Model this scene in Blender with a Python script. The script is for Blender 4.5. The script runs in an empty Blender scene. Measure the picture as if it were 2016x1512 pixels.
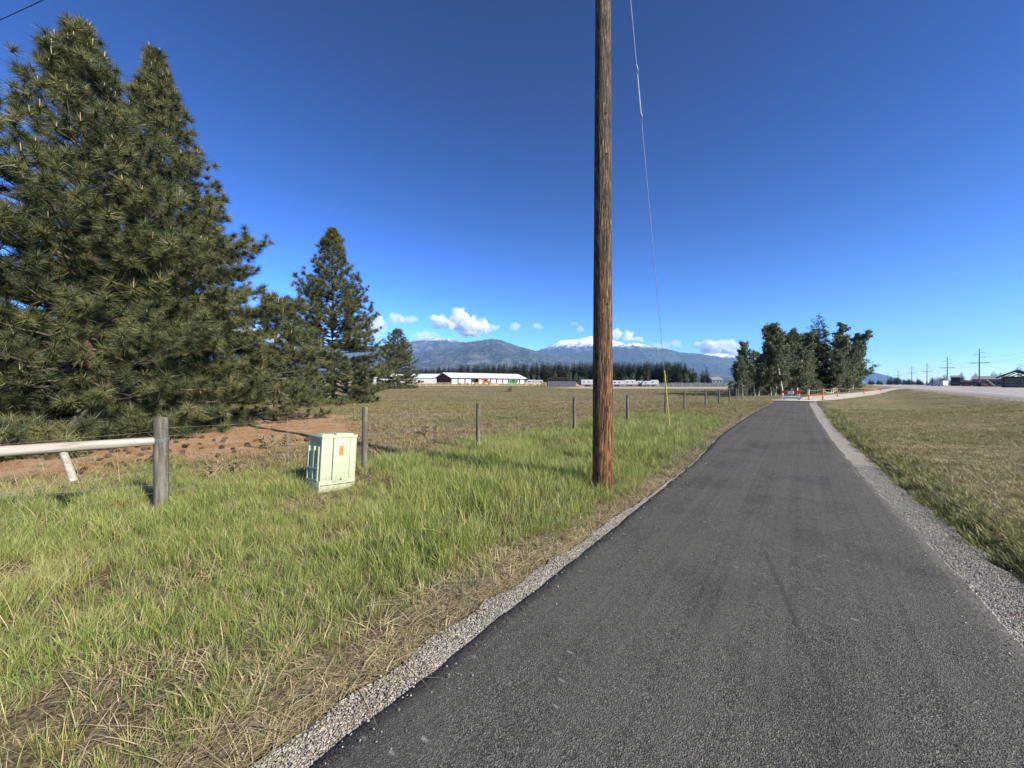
import bpy, bmesh, math, random
import numpy as np
from mathutils import Vector, Matrix, Quaternion

# ------------------------------------------------------------------ camera, sky, sun, exposure
S = bpy.context.scene
COL = S.collection
rng = np.random.default_rng(11)
random.seed(11)
PI = math.pi
CAM_H = 1.7
F = 757.0                                   # focal length in photograph pixels (2016 wide)

cam = bpy.data.objects.new('camera', bpy.data.cameras.new('camera'))
COL.objects.link(cam)
cam.location = (0, 0, CAM_H)
cam.rotation_euler = (PI / 2, 0, 0)
cam.data.sensor_width = 36
cam.data.sensor_fit = 'HORIZONTAL'
cam.data.lens = 36 * F / 2016
cam.data.clip_start = 0.05
cam.data.clip_end = 90000
S.camera = cam

SUN_AZ = math.radians(180 - 52)             # clockwise from +Y (the view direction)
SUN_EL = math.radians(32)
W = bpy.data.worlds.new('World')
S.world = W
W.use_nodes = True
wn, wl = W.node_tree.nodes, W.node_tree.links
bg = wn['Background']
sky = wn.new('ShaderNodeTexSky')
sky.sky_type = 'NISHITA'
sky.sun_disc = False
sky.sun_elevation = SUN_EL
sky.sun_rotation = SUN_AZ
sky.altitude = 1100
sky.air_density = 1.0
sky.dust_density = 0.3
sky.ozone_density = 5.0
hsv = wn.new('ShaderNodeHueSaturation')
hsv.inputs['Saturation'].default_value = 1.0
hsv.inputs['Value'].default_value = 0.5
hsv.inputs['Hue'].default_value = 0.498
gam = wn.new('ShaderNodeGamma')          # deeper zenith, paler horizon, as a phone camera renders it
gam.inputs['Gamma'].default_value = 2.05
wl.new(sky.outputs[0], hsv.inputs['Color'])
wl.new(hsv.outputs[0], gam.inputs[0])
wl.new(gam.outputs[0], bg.inputs[0])
bg.inputs[1].default_value = 0.072

sun = bpy.data.objects.new('sun', bpy.data.lights.new('sun', 'SUN'))
COL.objects.link(sun)
sun.data.energy = 4.6
sun.data.angle = math.radians(0.5)
sun.data.color = (1.0, 0.93, 0.82)
sd = Vector((math.sin(SUN_AZ) * math.cos(SUN_EL), math.cos(SUN_AZ) * math.cos(SUN_EL), math.sin(SUN_EL)))
sun.rotation_euler = (-sd).to_track_quat('-Z', 'Y').to_euler()
sun.location = (20, -20, 30)

S.view_settings.view_transform = 'Standard'
S.view_settings.look = 'None'
S.view_settings.exposure = 1.2
S.view_settings.gamma = 1.0
S.view_settings.use_curve_mapping = False
S.render.engine = 'CYCLES'
S.cycles.max_bounces = 8
S.cycles.diffuse_bounces = 3
S.cycles.glossy_bounces = 2
S.cycles.transmission_bounces = 3
S.cycles.transparent_max_bounces = 6
S.cycles.volume_bounces = 5
S.cycles.volume_step_rate = 0.6
S.cycles.caustics_reflective = False
S.cycles.caustics_refractive = False
S.cycles.use_denoising = True

# ------------------------------------------------------------------ helpers
def tag(o, label=None, cat=None, group=None, kind=None):
    if label: o['label'] = label
    if cat: o['category'] = cat
    if group: o['group'] = group
    if kind: o['kind'] = kind
    return o

def empty(name, loc=(0, 0, 0), rz=0.0):
    o = bpy.data.objects.new(name, None)
    COL.objects.link(o)
    o.location = loc
    o.rotation_euler = (0, 0, rz)
    o.empty_display_size = 0.2
    return o

def copy_tree(o, parent=None):
    c = o.copy()
    COL.objects.link(c)
    c.parent = parent
    for ch in list(o.children):
        copy_tree(ch, c)
    return c

def mesh_np(name, v, f, mats, parent=None, smooth=False, mi=None, link=True, attrs=None):
    """v (N,3); f: list of tuples or (M,k) array"""
    me = bpy.data.meshes.new(name)
    v = np.asarray(v, dtype=np.float32)
    if isinstance(f, np.ndarray):
        k = f.shape[1]
        me.vertices.add(len(v))
        me.vertices.foreach_set('co', v.ravel())
        me.loops.add(f.size)
        me.loops.foreach_set('vertex_index', f.astype(np.int32).ravel())
        me.polygons.add(len(f))
        me.polygons.foreach_set('loop_start', np.arange(0, f.size, k, dtype=np.int32))
        me.update(calc_edges=True)
    else:
        me.from_pydata([tuple(map(float, p)) for p in v], [], f)
        me.update()
    if mats is not None:
        for m in (mats if isinstance(mats, (list, tuple)) else [mats]):
            me.materials.append(m)
    if mi is not None:
        me.polygons.foreach_set('material_index', np.asarray(mi, dtype=np.int32))
    if smooth:
        me.polygons.foreach_set('use_smooth', np.ones(len(me.polygons), dtype=bool))
    if attrs:
        for an, arr in attrs.items():
            a = me.attributes.new(an, 'FLOAT', 'POINT')
            a.data.foreach_set('value', np.asarray(arr, dtype=np.float32))
    o = bpy.data.objects.new(name, me)
    if link:
        COL.objects.link(o)
    if parent is not None:
        o.parent = parent
    return o

class MB:
    """collects boxes, bars, tubes for ONE mesh object"""
    def __init__(s):
        s.v, s.f, s.mi, s.cur = [], [], [], 0
    def add(s, vs, fs):
        b = len(s.v)
        s.v += [tuple(p) for p in vs]
        for q in fs:
            s.f.append(tuple(i + b for i in q))
            s.mi.append(s.cur)
        return s
    def box(s, lo, hi, M=None):
        x0, y0, z0 = lo; x1, y1, z1 = hi
        vs = [Vector(p) for p in ((x0,y0,z0),(x1,y0,z0),(x1,y1,z0),(x0,y1,z0),(x0,y0,z1),(x1,y0,z1),(x1,y1,z1),(x0,y1,z1))]
        if M: vs = [M @ p for p in vs]
        return s.add(vs, [(3,2,1,0),(4,5,6,7),(0,1,5,4),(1,2,6,5),(2,3,7,6),(3,0,4,7)])
    def bbox(s, lo, hi, b, M=None):
        """box with chamfered edges"""
        bm = bmesh.new()
        bmesh.ops.create_cube(bm, size=1)
        for vv in bm.verts:
            vv.co = Vector([lo[i] + (vv.co[i] + .5) * (hi[i] - lo[i]) for i in range(3)])
        bmesh.ops.bevel(bm, geom=list(bm.edges), offset=b, segments=2, affect='EDGES', profile=0.6)
        if M: bm.transform(M)
        bm.verts.index_update()
        s.add([vv.co.copy() for vv in bm.verts], [tuple(q.index for q in ff.verts) for ff in bm.faces])
        bm.free()
        return s
    def tube(s, pts, rad, n=8, cap=True):
        pts = [Vector(p) for p in pts]
        if not hasattr(rad, '__len__'): rad = [rad] * len(pts)
        vs, fs = [], []
        up = Vector((0, 0, 1))
        for i, p in enumerate(pts):
            d = (pts[min(i + 1, len(pts) - 1)] - pts[max(i - 1, 0)]).normalized()
            a = d.cross(up)
            if a.length < 0.05: a = d.cross(Vector((1, 0, 0)))
            a.normalize(); b = a.cross(d)
            for k in range(n):
                t = 2 * PI * k / n
                vs.append(p + (a * math.cos(t) + b * math.sin(t)) * rad[i])
        for i in range(len(pts) - 1):
            for k in range(n):
                fs.append((i*n+k, i*n+(k+1)%n, (i+1)*n+(k+1)%n, (i+1)*n+k))
        if cap:
            fs.append(tuple(range(n - 1, -1, -1)))
            fs.append(tuple((len(pts)-1)*n + k for k in range(n)))
        return s.add(vs, fs)
    def prism(s, poly, axis_vec):
        """extrude polygon (list of 3D points) by vector"""
        n = len(poly); a = Vector(axis_vec)
        vs = [Vector(p) for p in poly] + [Vector(p) + a for p in poly]
        fs = [tuple(range(n - 1, -1, -1)), tuple(range(n, 2*n))]
        fs += [(i, (i+1) % n, n + (i+1) % n, n + i) for i in range(n)]
        return s.add(vs, fs)
    def build(s, name, mats, parent=None, smooth=False):
        o = mesh_np(name, s.v, s.f, mats, parent, mi=s.mi)
        bm = bmesh.new(); bm.from_mesh(o.data)
        bmesh.ops.recalc_face_normals(bm, faces=bm.faces)
        bm.to_mesh(o.data); bm.free()
        if smooth:
            o.data.polygons.foreach_set('use_smooth', np.ones(len(o.data.polygons), dtype=bool))
            o.data.set_sharp_from_angle(angle=math.radians(40))
        return o

# ---- numpy value noise
_perm = np.random.default_rng(5).random((256, 256)).astype(np.float32)
def vnoise(x, y):
    xi = np.floor(x).astype(int); yi = np.floor(y).astype(int)
    fx = x - xi; fy = y - yi
    fx = fx*fx*(3-2*fx); fy = fy*fy*(3-2*fy)
    g = lambda a, b: _perm[a & 255, b & 255]
    return ((g(xi,yi)*(1-fx)+g(xi+1,yi)*fx)*(1-fy) + (g(xi,yi+1)*(1-fx)+g(xi+1,yi+1)*fx)*fy)*2-1
def fbm(x, y, oct=4, gain=.5):
    s = 0; a = 1; tot = 0
    for i in range(oct):
        s = s + a*vnoise(x*2**i+17.3*i, y*2**i+9.1*i); tot += a; a *= gain
    return s/tot
def ss(a, b, x):
    t = np.clip((np.asarray(x, float)-a)/(b-a), 0, 1)
    return t*t*(3-2*t)

# ---- node materials
class NT:
    def __init__(s, name, rough=0.8, spec=0.3):
        s.m = bpy.data.materials.new(name); s.m.use_nodes = True
        s.n, s.l = s.m.node_tree.nodes, s.m.node_tree.links
        s.b = s.n['Principled BSDF']; s.out = s.n['Material Output']
        s.b.inputs['Roughness'].default_value = rough
        s.b.inputs['Specular IOR Level'].default_value = spec
    def put(s, sock, v):
        if isinstance(v, bpy.types.NodeSocket): s.l.new(v, sock)
        elif isinstance(v, (tuple, list)) and len(v) == 3 and sock.type == 'RGBA': sock.default_value = (*v, 1)
        else: sock.default_value = v
    def coord(s, kind='Object'):
        return s.n.new('ShaderNodeTexCoord').outputs[kind]
    def pos(s):
        return s.n.new('ShaderNodeNewGeometry').outputs['Position']
    def mapping(s, vec, scale=(1,1,1), loc=(0,0,0), rot=(0,0,0)):
        k = s.n.new('ShaderNodeMapping'); s.l.new(vec, k.inputs[0])
        k.inputs['Scale'].default_value = scale; k.inputs['Location'].default_value = loc; k.inputs['Rotation'].default_value = rot
        return k.outputs[0]
    def noise(s, vec, scale, detail=3, rough=.55, dist=0.0, out='Fac'):
        k = s.n.new('ShaderNodeTexNoise'); s.l.new(vec, k.inputs['Vector'])
        k.inputs['Scale'].default_value = scale; k.inputs['Detail'].default_value = detail
        k.inputs['Roughness'].default_value = rough; k.inputs['Distortion'].default_value = dist
        return k.outputs[out]
    def voro(s, vec, scale, feature='F1', out='Distance', rnd=1.0):
        k = s.n.new('ShaderNodeTexVoronoi'); s.l.new(vec, k.inputs['Vector'])
        k.feature = feature; k.inputs['Scale'].default_value = scale; k.inputs['Randomness'].default_value = rnd
        return k.outputs[out]
    def ramp(s, fac, stops, interp='LINEAR'):
        k = s.n.new('ShaderNodeValToRGB'); s.put(k.inputs[0], fac)
        e = k.color_ramp.elements; k.color_ramp.interpolation = interp
        while len(e) < len(stops): e.new(.5)
        for el, (p, c) in zip(e, stops):
            el.position = p; el.color = (*c, 1) if hasattr(c, '__len__') else (c, c, c, 1)
        return k.outputs[0]
    def mix(s, fac, a, b, mode='MIX'):
        k = s.n.new('ShaderNodeMix'); k.data_type = 'RGBA'; k.blend_type = mode
        s.put(k.inputs[0], fac); s.put(k.inputs[6], a); s.put(k.inputs[7], b)
        return k.outputs[2]
    def math(s, op, a, b=0.0, clamp=False):
        k = s.n.new('ShaderNodeMath'); k.operation = op; k.use_clamp = clamp
        s.put(k.inputs[0], a); s.put(k.inputs[1], b)
        return k.outputs[0]
    def sep(s, vec):
        k = s.n.new('ShaderNodeSeparateXYZ'); s.l.new(vec, k.inputs[0]); return k.outputs
    def attr(s, name, kind='GEOMETRY'):
        k = s.n.new('ShaderNodeAttribute'); k.attribute_name = name; k.attribute_type = kind
        return k.outputs['Fac']
    def rand(s):
        return s.n.new('ShaderNodeObjectInfo').outputs['Random']
    def bump(s, h, strength=.5, dist=.02):
        k = s.n.new('ShaderNodeBump'); s.l.new(h, k.inputs['Height'])
        k.inputs['Strength'].default_value = strength; k.inputs['Distance'].default_value = dist
        s.l.new(k.outputs[0], s.b.inputs['Normal'])
    def color(s, c): s.put(s.b.inputs['Base Color'], c); return s
    def translucent(s, c, fac):
        t = s.n.new('ShaderNodeBsdfTranslucent'); s.put(t.inputs[0], c)
        k = s.n.new('ShaderNodeMixShader'); k.inputs[0].default_value = fac
        s.l.new(s.b.outputs[0], k.inputs[1]); s.l.new(t.outputs[0], k.inputs[2]); s.l.new(k.outputs[0], s.out.inputs[0])

def plain(name, c, rough=.6, spec=.3, var=.12, scale=6.0, metal=0.0, bump=0.0):
    """a painted / plain surface with slight procedural variation and grime"""
    t = NT(name, rough, spec)
    co = t.coord()
    n = t.noise(co, scale, 4)
    lo = tuple(x*(1-var*1.6) for x in c); hi = tuple(min(1, x*(1+var)) for x in c)
    t.color(t.ramp(n, [(.3, lo), (.7, hi)]))
    t.b.inputs['Metallic'].default_value = metal
    if bump: t.bump(t.noise(co, scale*8, 3), bump, .01)
    return t.m

M = {}
# ------------------------------------------------------------------ layout of the place
TH = math.radians(37)                                   # heading of the path
DS = np.array([math.sin(TH), math.cos(TH)])             # along the path
DP = np.array([math.cos(TH), -math.sin(TH)])            # to its right
def sp(x, y): return x*DS[0]+y*DS[1], x*DP[0]+y*DP[1]
def xy(s, p): return s*DS[0]+p*DP[0], s*DS[1]+p*DP[1]
def left_edge(s):  return np.interp(s, [-8,0,4,9,15,25,35,52], [-1.75,-1.78,-1.82,-1.9,-2.22,-2.33,-2.25,-2.1])
def right_edge(s): return np.interp(s, [-8,0,4.8,6.6,9.1,14.6,25,42,52], [1.35,1.25,1.18,1.09,.96,.78,.65,.59,.7])
def gravel_left(s): return np.interp(s, [-8,0,3,4.2,5.0,6.2,8,20,48], [.30,.22,.12,.08,.06,-.02,-.06,-.05,.02])
HH = math.radians(42)                                   # heading of the highway
HD = np.array([math.sin(HH), math.cos(HH)]); HN = np.array([math.cos(HH), -math.sin(HH)])
H0 = np.array([35.8, 26.9])                             # a point on its near edge
def hw(x, y): return (x-H0[0])*HN[0]+(y-H0[1])*HN[1]    # distance beyond the near edge
def hxy(t, e): return H0[0]+HD[0]*t+HN[0]*e, H0[1]+HD[1]*t+HN[1]*e
def rise(x, y):
    b = .7*ss(50,140,y)+1.25*ss(140,220,y)
    k = ss(-6.3, -.4, hw(x, y))
    return b*(1-k)+.6*k
def ground_z(x, y):
    x = np.asarray(x, float); y = np.asarray(y, float)
    s, p = sp(x, y)
    g = rise(x, y)
    r = np.hypot(x, y)
    l, rr = left_edge(s)-gravel_left(s)-.02, right_edge(s)+.38
    d = np.where(p < l, l-p, np.where(p > rr, p-rr, 0))   # metres outside the gravel
    on = (s < 52)
    verge = np.where(on, ss(0, .35, d), 1)
    bump_ = (.05*fbm(x*.7, y*.7, 3)+.02*fbm(x*3, y*3, 2))*np.clip(1-r/120, 0, 1)*np.clip(d/1.2, 0, 1)
    sink = -.06*(1-verge)
    right_lip = np.where((p > rr) & on, .05*ss(0,.3,d)*(1-ss(2,5,d)), 0)
    onhw = ss(-.6, .2, hw(x, y))*(1-ss(25.5, 26.5, hw(x, y)))*(y < 900)
    return g + bump_*(1-onhw) + sink + right_lip + .02*verge*(p < 0) - .12*onhw
def gz(x, y): return float(ground_z(x, y))
def at(u, y):                                            # ground point seen in direction u at distance y
    x = (u-1008)/F*y
    return x, y, gz(x, y)

# ------------------------------------------------------------------ ground
t = NT('ground', .95, .1)
pos = t.pos()
n1 = t.noise(pos, .35, 5, .6); n2 = t.noise(pos, 3.5, 5, .65); n3 = t.noise(pos, 28, 4, .7)
nb = t.noise(t.mapping(pos, (.3, 1, 1)), .09, 4, .6)
soil = t.ramp(n3, [(.3,(.055,.042,.026)), (.5,(.12,.095,.055)), (.72,(.23,.185,.11))])
dry = t.ramp(n2, [(.3,(.12,.085,.045)), (.5,(.21,.15,.085)), (.72,(.32,.24,.15))])
grn = t.ramp(n2, [(.28,(.075,.08,.03)), (.55,(.135,.135,.055)), (.75,(.21,.19,.09))])
straw = t.ramp(n2, [(.3,(.15,.13,.06)), (.55,(.25,.21,.105)), (.75,(.34,.29,.155))])
duff_pale = t.ramp(t.noise(pos, .9, 5, .65), [(.46, 0.0), (.64, .75)])
duff = t.ramp(t.noise(t.mapping(pos, (9, 22, 9), rot=(0,0,.5)), 1.0, 5, .7), [(.3,(.15,.07,.028)), (.5,(.38,.205,.09)), (.7,(.56,.36,.19))])
fieldmix = t.math('ADD', t.math('MULTIPLY', n1, .9), t.math('MULTIPLY', nb, .9))
field = t.mix(t.ramp(fieldmix, [(.78, 0.0), (.94, 1.0)]), dry, grn)
red = t.ramp(t.noise(pos, .22, 4, .6), [(.56, 0.0), (.68, .75)])
field = t.mix(red, field, t.ramp(n3, [(.3,(.13,.07,.04)), (.7,(.26,.15,.09))]))
c = t.mix(t.attr('lush'), field, soil)
c = t.mix(t.attr('mown'), c, t.mix(t.ramp(t.math('ADD', n1, t.math('MULTIPLY', n2, .35)), [(.55,0.0), (.85,1.0)]), straw, grn))
dm = t.math('MULTIPLY', t.attr('duff'), t.ramp(t.math('ADD', t.math('MULTIPLY', t.attr('duff'), 1.2), t.math('MULTIPLY', n2, .8)), [(.75, 0.0), (1.0, 1.0)]))
c = t.mix(dm, c, t.mix(duff_pale, duff, t.ramp(n3, [(.3,(.28,.20,.12)), (.7,(.50,.40,.28))])))
c = t.mix(t.attr('bare'), c, t.ramp(n3, [(.3,(.26,.21,.15)), (.7,(.48,.42,.32))]))
streaks = t.noise(t.mapping(pos, (.05, .22, 1)), 1.0, 5, .65)
c = t.mix(t.math('MULTIPLY', t.ramp(streaks, [(.52,0.0),(.64,.5)]), t.math('SUBTRACT', 1.0, t.attr('duff'))), c, (.33,.26,.16))
t.color(c)
t.bump(t.math('ADD', n3, t.math('MULTIPLY', n2, 1.5)), .9, .05)
M['ground'] = t.m

PINES_XY = np.array([(-13.6, 12.4), (-14.0, 15.3), (-11.6, 19.0)])
def duff_mask(x, y):
    d = np.minimum(np.hypot((x+11.7)/7.6, (y-12.6)/7.4), np.hypot((x+11.5)/4.0, (y-17.5)/4.5))
    return 1-ss(.75, 1.1, d+.18*fbm(x*.5, y*.5, 3))
def lush_mask(x, y):
    s, p = sp(x, y)
    m = (1-ss(16, 25, s+3*fbm(x*.25, y*.25, 3)))*(p < 0)
    out = ss(.2, 1.6, -6.4-p+.9*fbm(x*.6, y*.6, 3))           # beyond the fence
    near_left = (1-ss(1.5, 4.0, s+1.2*fbm(x*.5+4, y*.5, 2)))  # the fence corner stays green
    m = m*(1-out*(1-near_left))
    return np.clip(m, 0, 1)*(1-duff_mask(x, y))
ra = np.concatenate([np.geomspace(.35, 60, 230), np.geomspace(61, 15200, 110)])
az = np.concatenate([np.linspace(-66, 66, 330), np.linspace(68, 292, 60)])*PI/180
R_, A_ = np.meshgrid(ra, az, indexing='ij')
gx, gy = R_*np.sin(A_), R_*np.cos(A_)
gzv = ground_z(gx, gy)
nr, na = R_.shape
idx = np.arange(nr*na).reshape(nr, na)
a0 = idx[:-1]; a1 = idx[1:]
q = np.stack([a0, np.roll(a0, -1, 1), np.roll(a1, -1, 1), a1], -1).reshape(-1, 4)[:, ::-1]
GV = np.stack([gx.ravel(), gy.ravel(), gzv.ravel()], 1)
GV = np.vstack([GV, [[0, 0, float(ground_z(0, 0))]]])
x_, y_ = GV[:, 0], GV[:, 1]
s_, p_ = sp(x_, y_)
lush = lush_mask(x_, y_)
mown = ((p_ > 1.2) & (s_ > -6)).astype(float)*ss(1.2, 1.6, p_)*(1-ss(-1.5, 1, hw(x_, y_)))*(1-ss(120, 200, y_))
bare = ss(100, 108, y_)*(1-ss(128, 136, y_))*ss(12, 22, x_)*(1-ss(70, 78, x_))
bare = np.maximum(bare, ss(-1.4, -.4, hw(x_, y_))*(1-ss(29, 34, hw(x_, y_)))*.75)
ground = mesh_np('ground', GV, q, M['ground'], smooth=True,
                 attrs=dict(lush=lush, duff=duff_mask(x_, y_), mown=mown, bare=bare))
# close the little hole at the centre
bm = bmesh.new(); bm.from_mesh(ground.data); bm.verts.ensure_lookup_table()
cv = bm.verts[len(GV)-1]
for k in range(na):
    bm.faces.new((cv, bm.verts[(k+1) % na], bm.verts[k]))
bmesh.ops.recalc_face_normals(bm, faces=bm.faces)
bm.to_mesh(ground.data); bm.free()
tag(ground, 'flat open ground of dry field, pine litter and roadside verge', kind='structure')

# ------------------------------------------------------------------ asphalt path (local x = across, y = along)
t = NT('asphalt', .9, .12)
co = t.coord()
fine = t.voro(co, 150, out='Color'); fineB = t.sep(fine)[0]
grit = t.noise(co, 260, 2, .6)
patch = t.noise(co, 1.3, 5, .6); mott = t.noise(co, 48, 4, .75)
streak = t.noise(t.mapping(co, (5.0, .10, 1)), 1.0, 4, .6)
base = t.ramp(fineB, [(0,(.021,.019,.0162)), (.45,(.062,.0565,.0475)), (.8,(.12,.110,.093)), (1,(.25,.232,.197))])
base = t.mix(t.ramp(mott, [(.50,0.0),(.68,.8)]), base, (.13,.12,.103))
base = t.mix(t.ramp(mott, [(.34,.75),(.48,0.0)]), base, (.014,.013,.012))
base = t.mix(t.ramp(patch, [(.38,0.0),(.68,.5)]), base, (.105,.097,.084))
base = t.mix(t.ramp(t.noise(co, .55, 5, .7, .4), [(.5,0.0),(.66,.55)]), base, (.030,.028,.025))
base = t.mix(t.ramp(streak, [(.42,0.0),(.72,.5)]), base, (.125,.116,.10))
streak2 = t.noise(t.mapping(co, (14.0, .07, 1)), 1.0, 3, .6)
base = t.mix(t.ramp(streak2, [(.52,0.0),(.70,.28)]), base, (.032,.030,.027))
flv = t.voro(t.mapping(co, (.55, 1.3, 1)), 9, out='Distance')
fl = t.math('MULTIPLY', t.ramp(flv, [(.0,1.0),(.07,.9),(.15,0.0)]), t.ramp(t.noise(co, 1.6, 4, .7), [(.50,0.0),(.62,.85)]))
base = t.mix(fl, base, (.34,.32,.28))
# pale dust toward the edges and a dark tyre line curving along the path
X, Y, Z = t.sep(co)
wob = t.math('ADD', t.math('MULTIPLY', t.math('SUBTRACT', Y, 3.36), .218), t.math('MULTIPLY', t.noise(t.mapping(co, (0, 3, 0)), 1.0, 2), .05))
tl = t.math('ABSOLUTE', t.math('ADD', X, wob))
tl = t.math('MULTIPLY', t.ramp(tl, [(.0,.42),(.014,.30),(.026,0.0)]), t.ramp(t.math('MULTIPLY', Y, .1), [(.24,0.0),(.30,.8),(.36,1.0),(.44,.8),(.49,0.0)]))
base = t.mix(tl, base, (.02,.02,.021))
t.color(base)
t.bump(t.math('ADD', t.math('MULTIPLY', t.voro(co, 150), 1.0), t.math('MULTIPLY', grit, .5)), .9, .006)
M['asphalt'] = t.m
ys = np.concatenate([np.arange(-8, 12, .12), np.arange(12, 48.2, .4)])
le = left_edge(ys)+.022*fbm(ys*3, ys*0+3, 3)+.012*fbm(ys*14, ys*0, 2); re = right_edge(ys)+.03*fbm(ys*2.2, ys*0+8, 3)
prof = np.array([0, .012, .05, .15, .3, .5, .7, .85, .95, .988, 1.0])
crown = np.array([-.07, -.016, -.006, .002, .008, .012, .008, .002, -.006, -.016, -.07])
px = le[:, None]+(re-le)[:, None]*prof[None]
pz = np.broadcast_to(crown[None], px.shape)
py = np.broadcast_to(ys[:, None], px.shape)
PV = np.stack([px.ravel(), py.ravel(), pz.ravel()], 1)
n_, k_ = px.shape
idx = np.arange(n_*k_).reshape(n_, k_)
q = np.stack([idx[:-1,:-1], idx[:-1,1:], idx[1:,1:], idx[1:,:-1]], -1).reshape(-1, 4)
path = mesh_np('path', PV, q, M['asphalt'], smooth=True)
path.rotation_euler = (0, 0, -TH)
tag(path, 'new black asphalt footpath running away to the barricade', kind='structure')

# gravel shoulders
t = NT('gravel', .95, .15)
co = t.coord()
g1 = t.sep(t.voro(co, 95, out='Color'))[0]; g2 = t.sep(t.voro(co, 45, out='Color'))[1]
c = t.ramp(g1, [(0,(.10,.091,.075)), (.35,(.26,.238,.195)), (.75,(.40,.367,.305)), (1,(.55,.51,.44))])
c = t.mix(.35, c, t.ramp(g2, [(0,(.14,.13,.115)), (1,(.42,.395,.35))]))
tan_ = t.ramp(t.noise(co, .5, 3), [(.5, 0.0), (.66, .7)])
c = t.mix(tan_, c, t.ramp(g1, [(0,(.14,.11,.07)), (.6,(.32,.265,.18)), (1,(.48,.41,.30))]))
t.color(c)
t.bump(t.math('ADD', t.voro(co, 95), t.voro(co, 45)), 1.0, .012)
M['gravel'] = t.m
def strip(name, ys, a, b, z0, z1, mat_, m=7):
    f_ = np.linspace(0, 1, m)
    px = a[:, None]+(b-a)[:, None]*f_; pz = z0+(z1-z0)*f_[None]+.006*fbm(px*9, np.broadcast_to(ys[:, None], px.shape)*9, 2)
    V = np.stack([px.ravel(), np.broadcast_to(ys[:, None], px.shape).ravel(), np.broadcast_to(pz, px.shape).ravel()], 1)
    n_, k_ = px.shape; idx = np.arange(n_*k_).reshape(n_, k_)
    q = np.stack([idx[:-1,:-1], idx[:-1,1:], idx[1:,1:], idx[1:,:-1]], -1).reshape(-1, 4)
    o = mesh_np(name, V, q, mat_, smooth=True); o.rotation_euler = (0, 0, -TH)
    return o
wl_ = gravel_left(ys)
GL = (left_edge(ys)+.12, left_edge(ys)-wl_-.05+(.06*fbm(ys*1.5, ys*0+1, 3)+.05*fbm(ys*6, ys*0+4, 3)))
wr_ = np.interp(ys, [-8,0,5,10,20,48], [.38,.38,.36,.40,.34,.9])
GR = (right_edge(ys)-.12, right_edge(ys)+wr_+.08*fbm(ys*1.2, ys*0+6, 3)+.07*fbm(ys*5, ys*0+2, 3))
o = strip('gravel_shoulder', ys, GL[1], GL[0], -.035, -.022, M['gravel'])
tag(o, 'narrow strip of grey gravel between green verge grass and asphalt', kind='stuff')
o = strip('gravel_shoulder', ys, GR[0], GR[1], -.022, -.038, M['gravel'])
tag(o, 'wide strip of pale gravel between asphalt and mown verge', kind='stuff')

# tan gravel detour at the end of the path
t = NT('packed_gravel', .95, .1)
co = t.pos()
t.color(t.mix(t.ramp(t.noise(co, .8, 4), [(.35,0.0),(.7,1.0)]), t.ramp(t.noise(co, 14, 4), [(.3,(.33,.27,.19)),(.7,(.5,.43,.33))]), (.55,.5,.42)))
t.bump(t.noise(co, 20, 3), .6, .03)
M['packed'] = t.m
def ribbon(name, pts, w, dz, mat_, crossn=5, step=1.2):
    P = [np.array(p, float) for p in pts]
    out = []
    for i in range(len(P)-1):
        n = max(2, int(np.linalg.norm(P[i+1]-P[i])/step))
        out += [P[i]+(P[i+1]-P[i])*k/n for k in range(n)]
    out.append(P[-1]); C_ = np.array(out)
    for _ in range(8): C_[1:-1] = (C_[:-2]+C_[1:-1]*2+C_[2:])/4
    T = np.gradient(C_, axis=0); T /= np.linalg.norm(T, axis=1)[:, None]
    Nn = np.stack([T[:, 1], -T[:, 0]], 1)
    ww = np.interp(np.arange(len(C_))/(len(C_)-1), np.linspace(0, 1, len(w)), w)
    f_ = np.linspace(-.5, .5, crossn)
    wob_ = 1+.10*fbm(np.arange(len(C_))*.7, np.zeros(len(C_)), 3)
    V = C_[:, None, :]+Nn[:, None, :]*(f_[None, :, None]*(ww*wob_)[:, None, None])
    x, y = V[..., 0].ravel(), V[..., 1].ravel()
    z = rise(x, y)+dz
    n_, k_ = len(C_), crossn; idx = np.arange(n_*k_).reshape(n_, k_)
    q = np.stack([idx[:-1,:-1], idx[:-1,1:], idx[1:,1:], idx[1:,:-1]], -1).reshape(-1, 4)
    return mesh_np(name, np.stack([x, y, z], 1), q, mat_, smooth=True)
e0 = xy(46.2, -.75)
det = ribbon('gravel_detour', [e0, xy(49.5, -.6), xy(52.5, 1.2), (42, 50), (58, 63.5), (76, 79), (97, 96)], [3.6, 4.4, 4.4, 3.4, 3.2, 3.2, 3.4], .072, M['packed'])
tag(det, 'tan packed gravel detour bending right from the path end to the highway', kind='structure')

# ------------------------------------------------------------------ highway
t = NT('highway_surface', .9, .25)
co = t.coord()
c = t.ramp(t.noise(t.mapping(co, (1, .03, 1)), .8, 4), [(.3,(.24,.215,.18)), (.7,(.38,.345,.29))])
c = t.mix(t.ramp(t.noise(co, 40, 2), [(.4,0.0),(.8,.4)]), c, (.42,.4,.36))
t.color(c); t.bump(t.noise(co, 60, 2), .3, .01)
M['highway'] = t.m
M['road_paint'] = plain('road_paint', (.78,.77,.73), .7)
M['road_yellow'] = plain('road_yellow', (.65,.45,.07), .7)
hwY = np.concatenate([np.linspace(-120, 200, 60), np.geomspace(210, 2600, 40)])
hx = np.array([-.25, 0, 3, 6.6, 10.2, 13.2, 16.8, 20.4, 23.6, 26, 26.25])
hz = np.array([-.12, .0, .03, .07, .1, .11, .1, .07, .03, .0, -.12])
Vh = np.stack([np.broadcast_to(hx, (len(hwY), len(hx))).ravel(), np.repeat(hwY, len(hx)), np.broadcast_to(hz, (len(hwY), len(hx))).ravel()], 1)
idx = np.arange(len(hwY)*len(hx)).reshape(len(hwY), len(hx))
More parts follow.
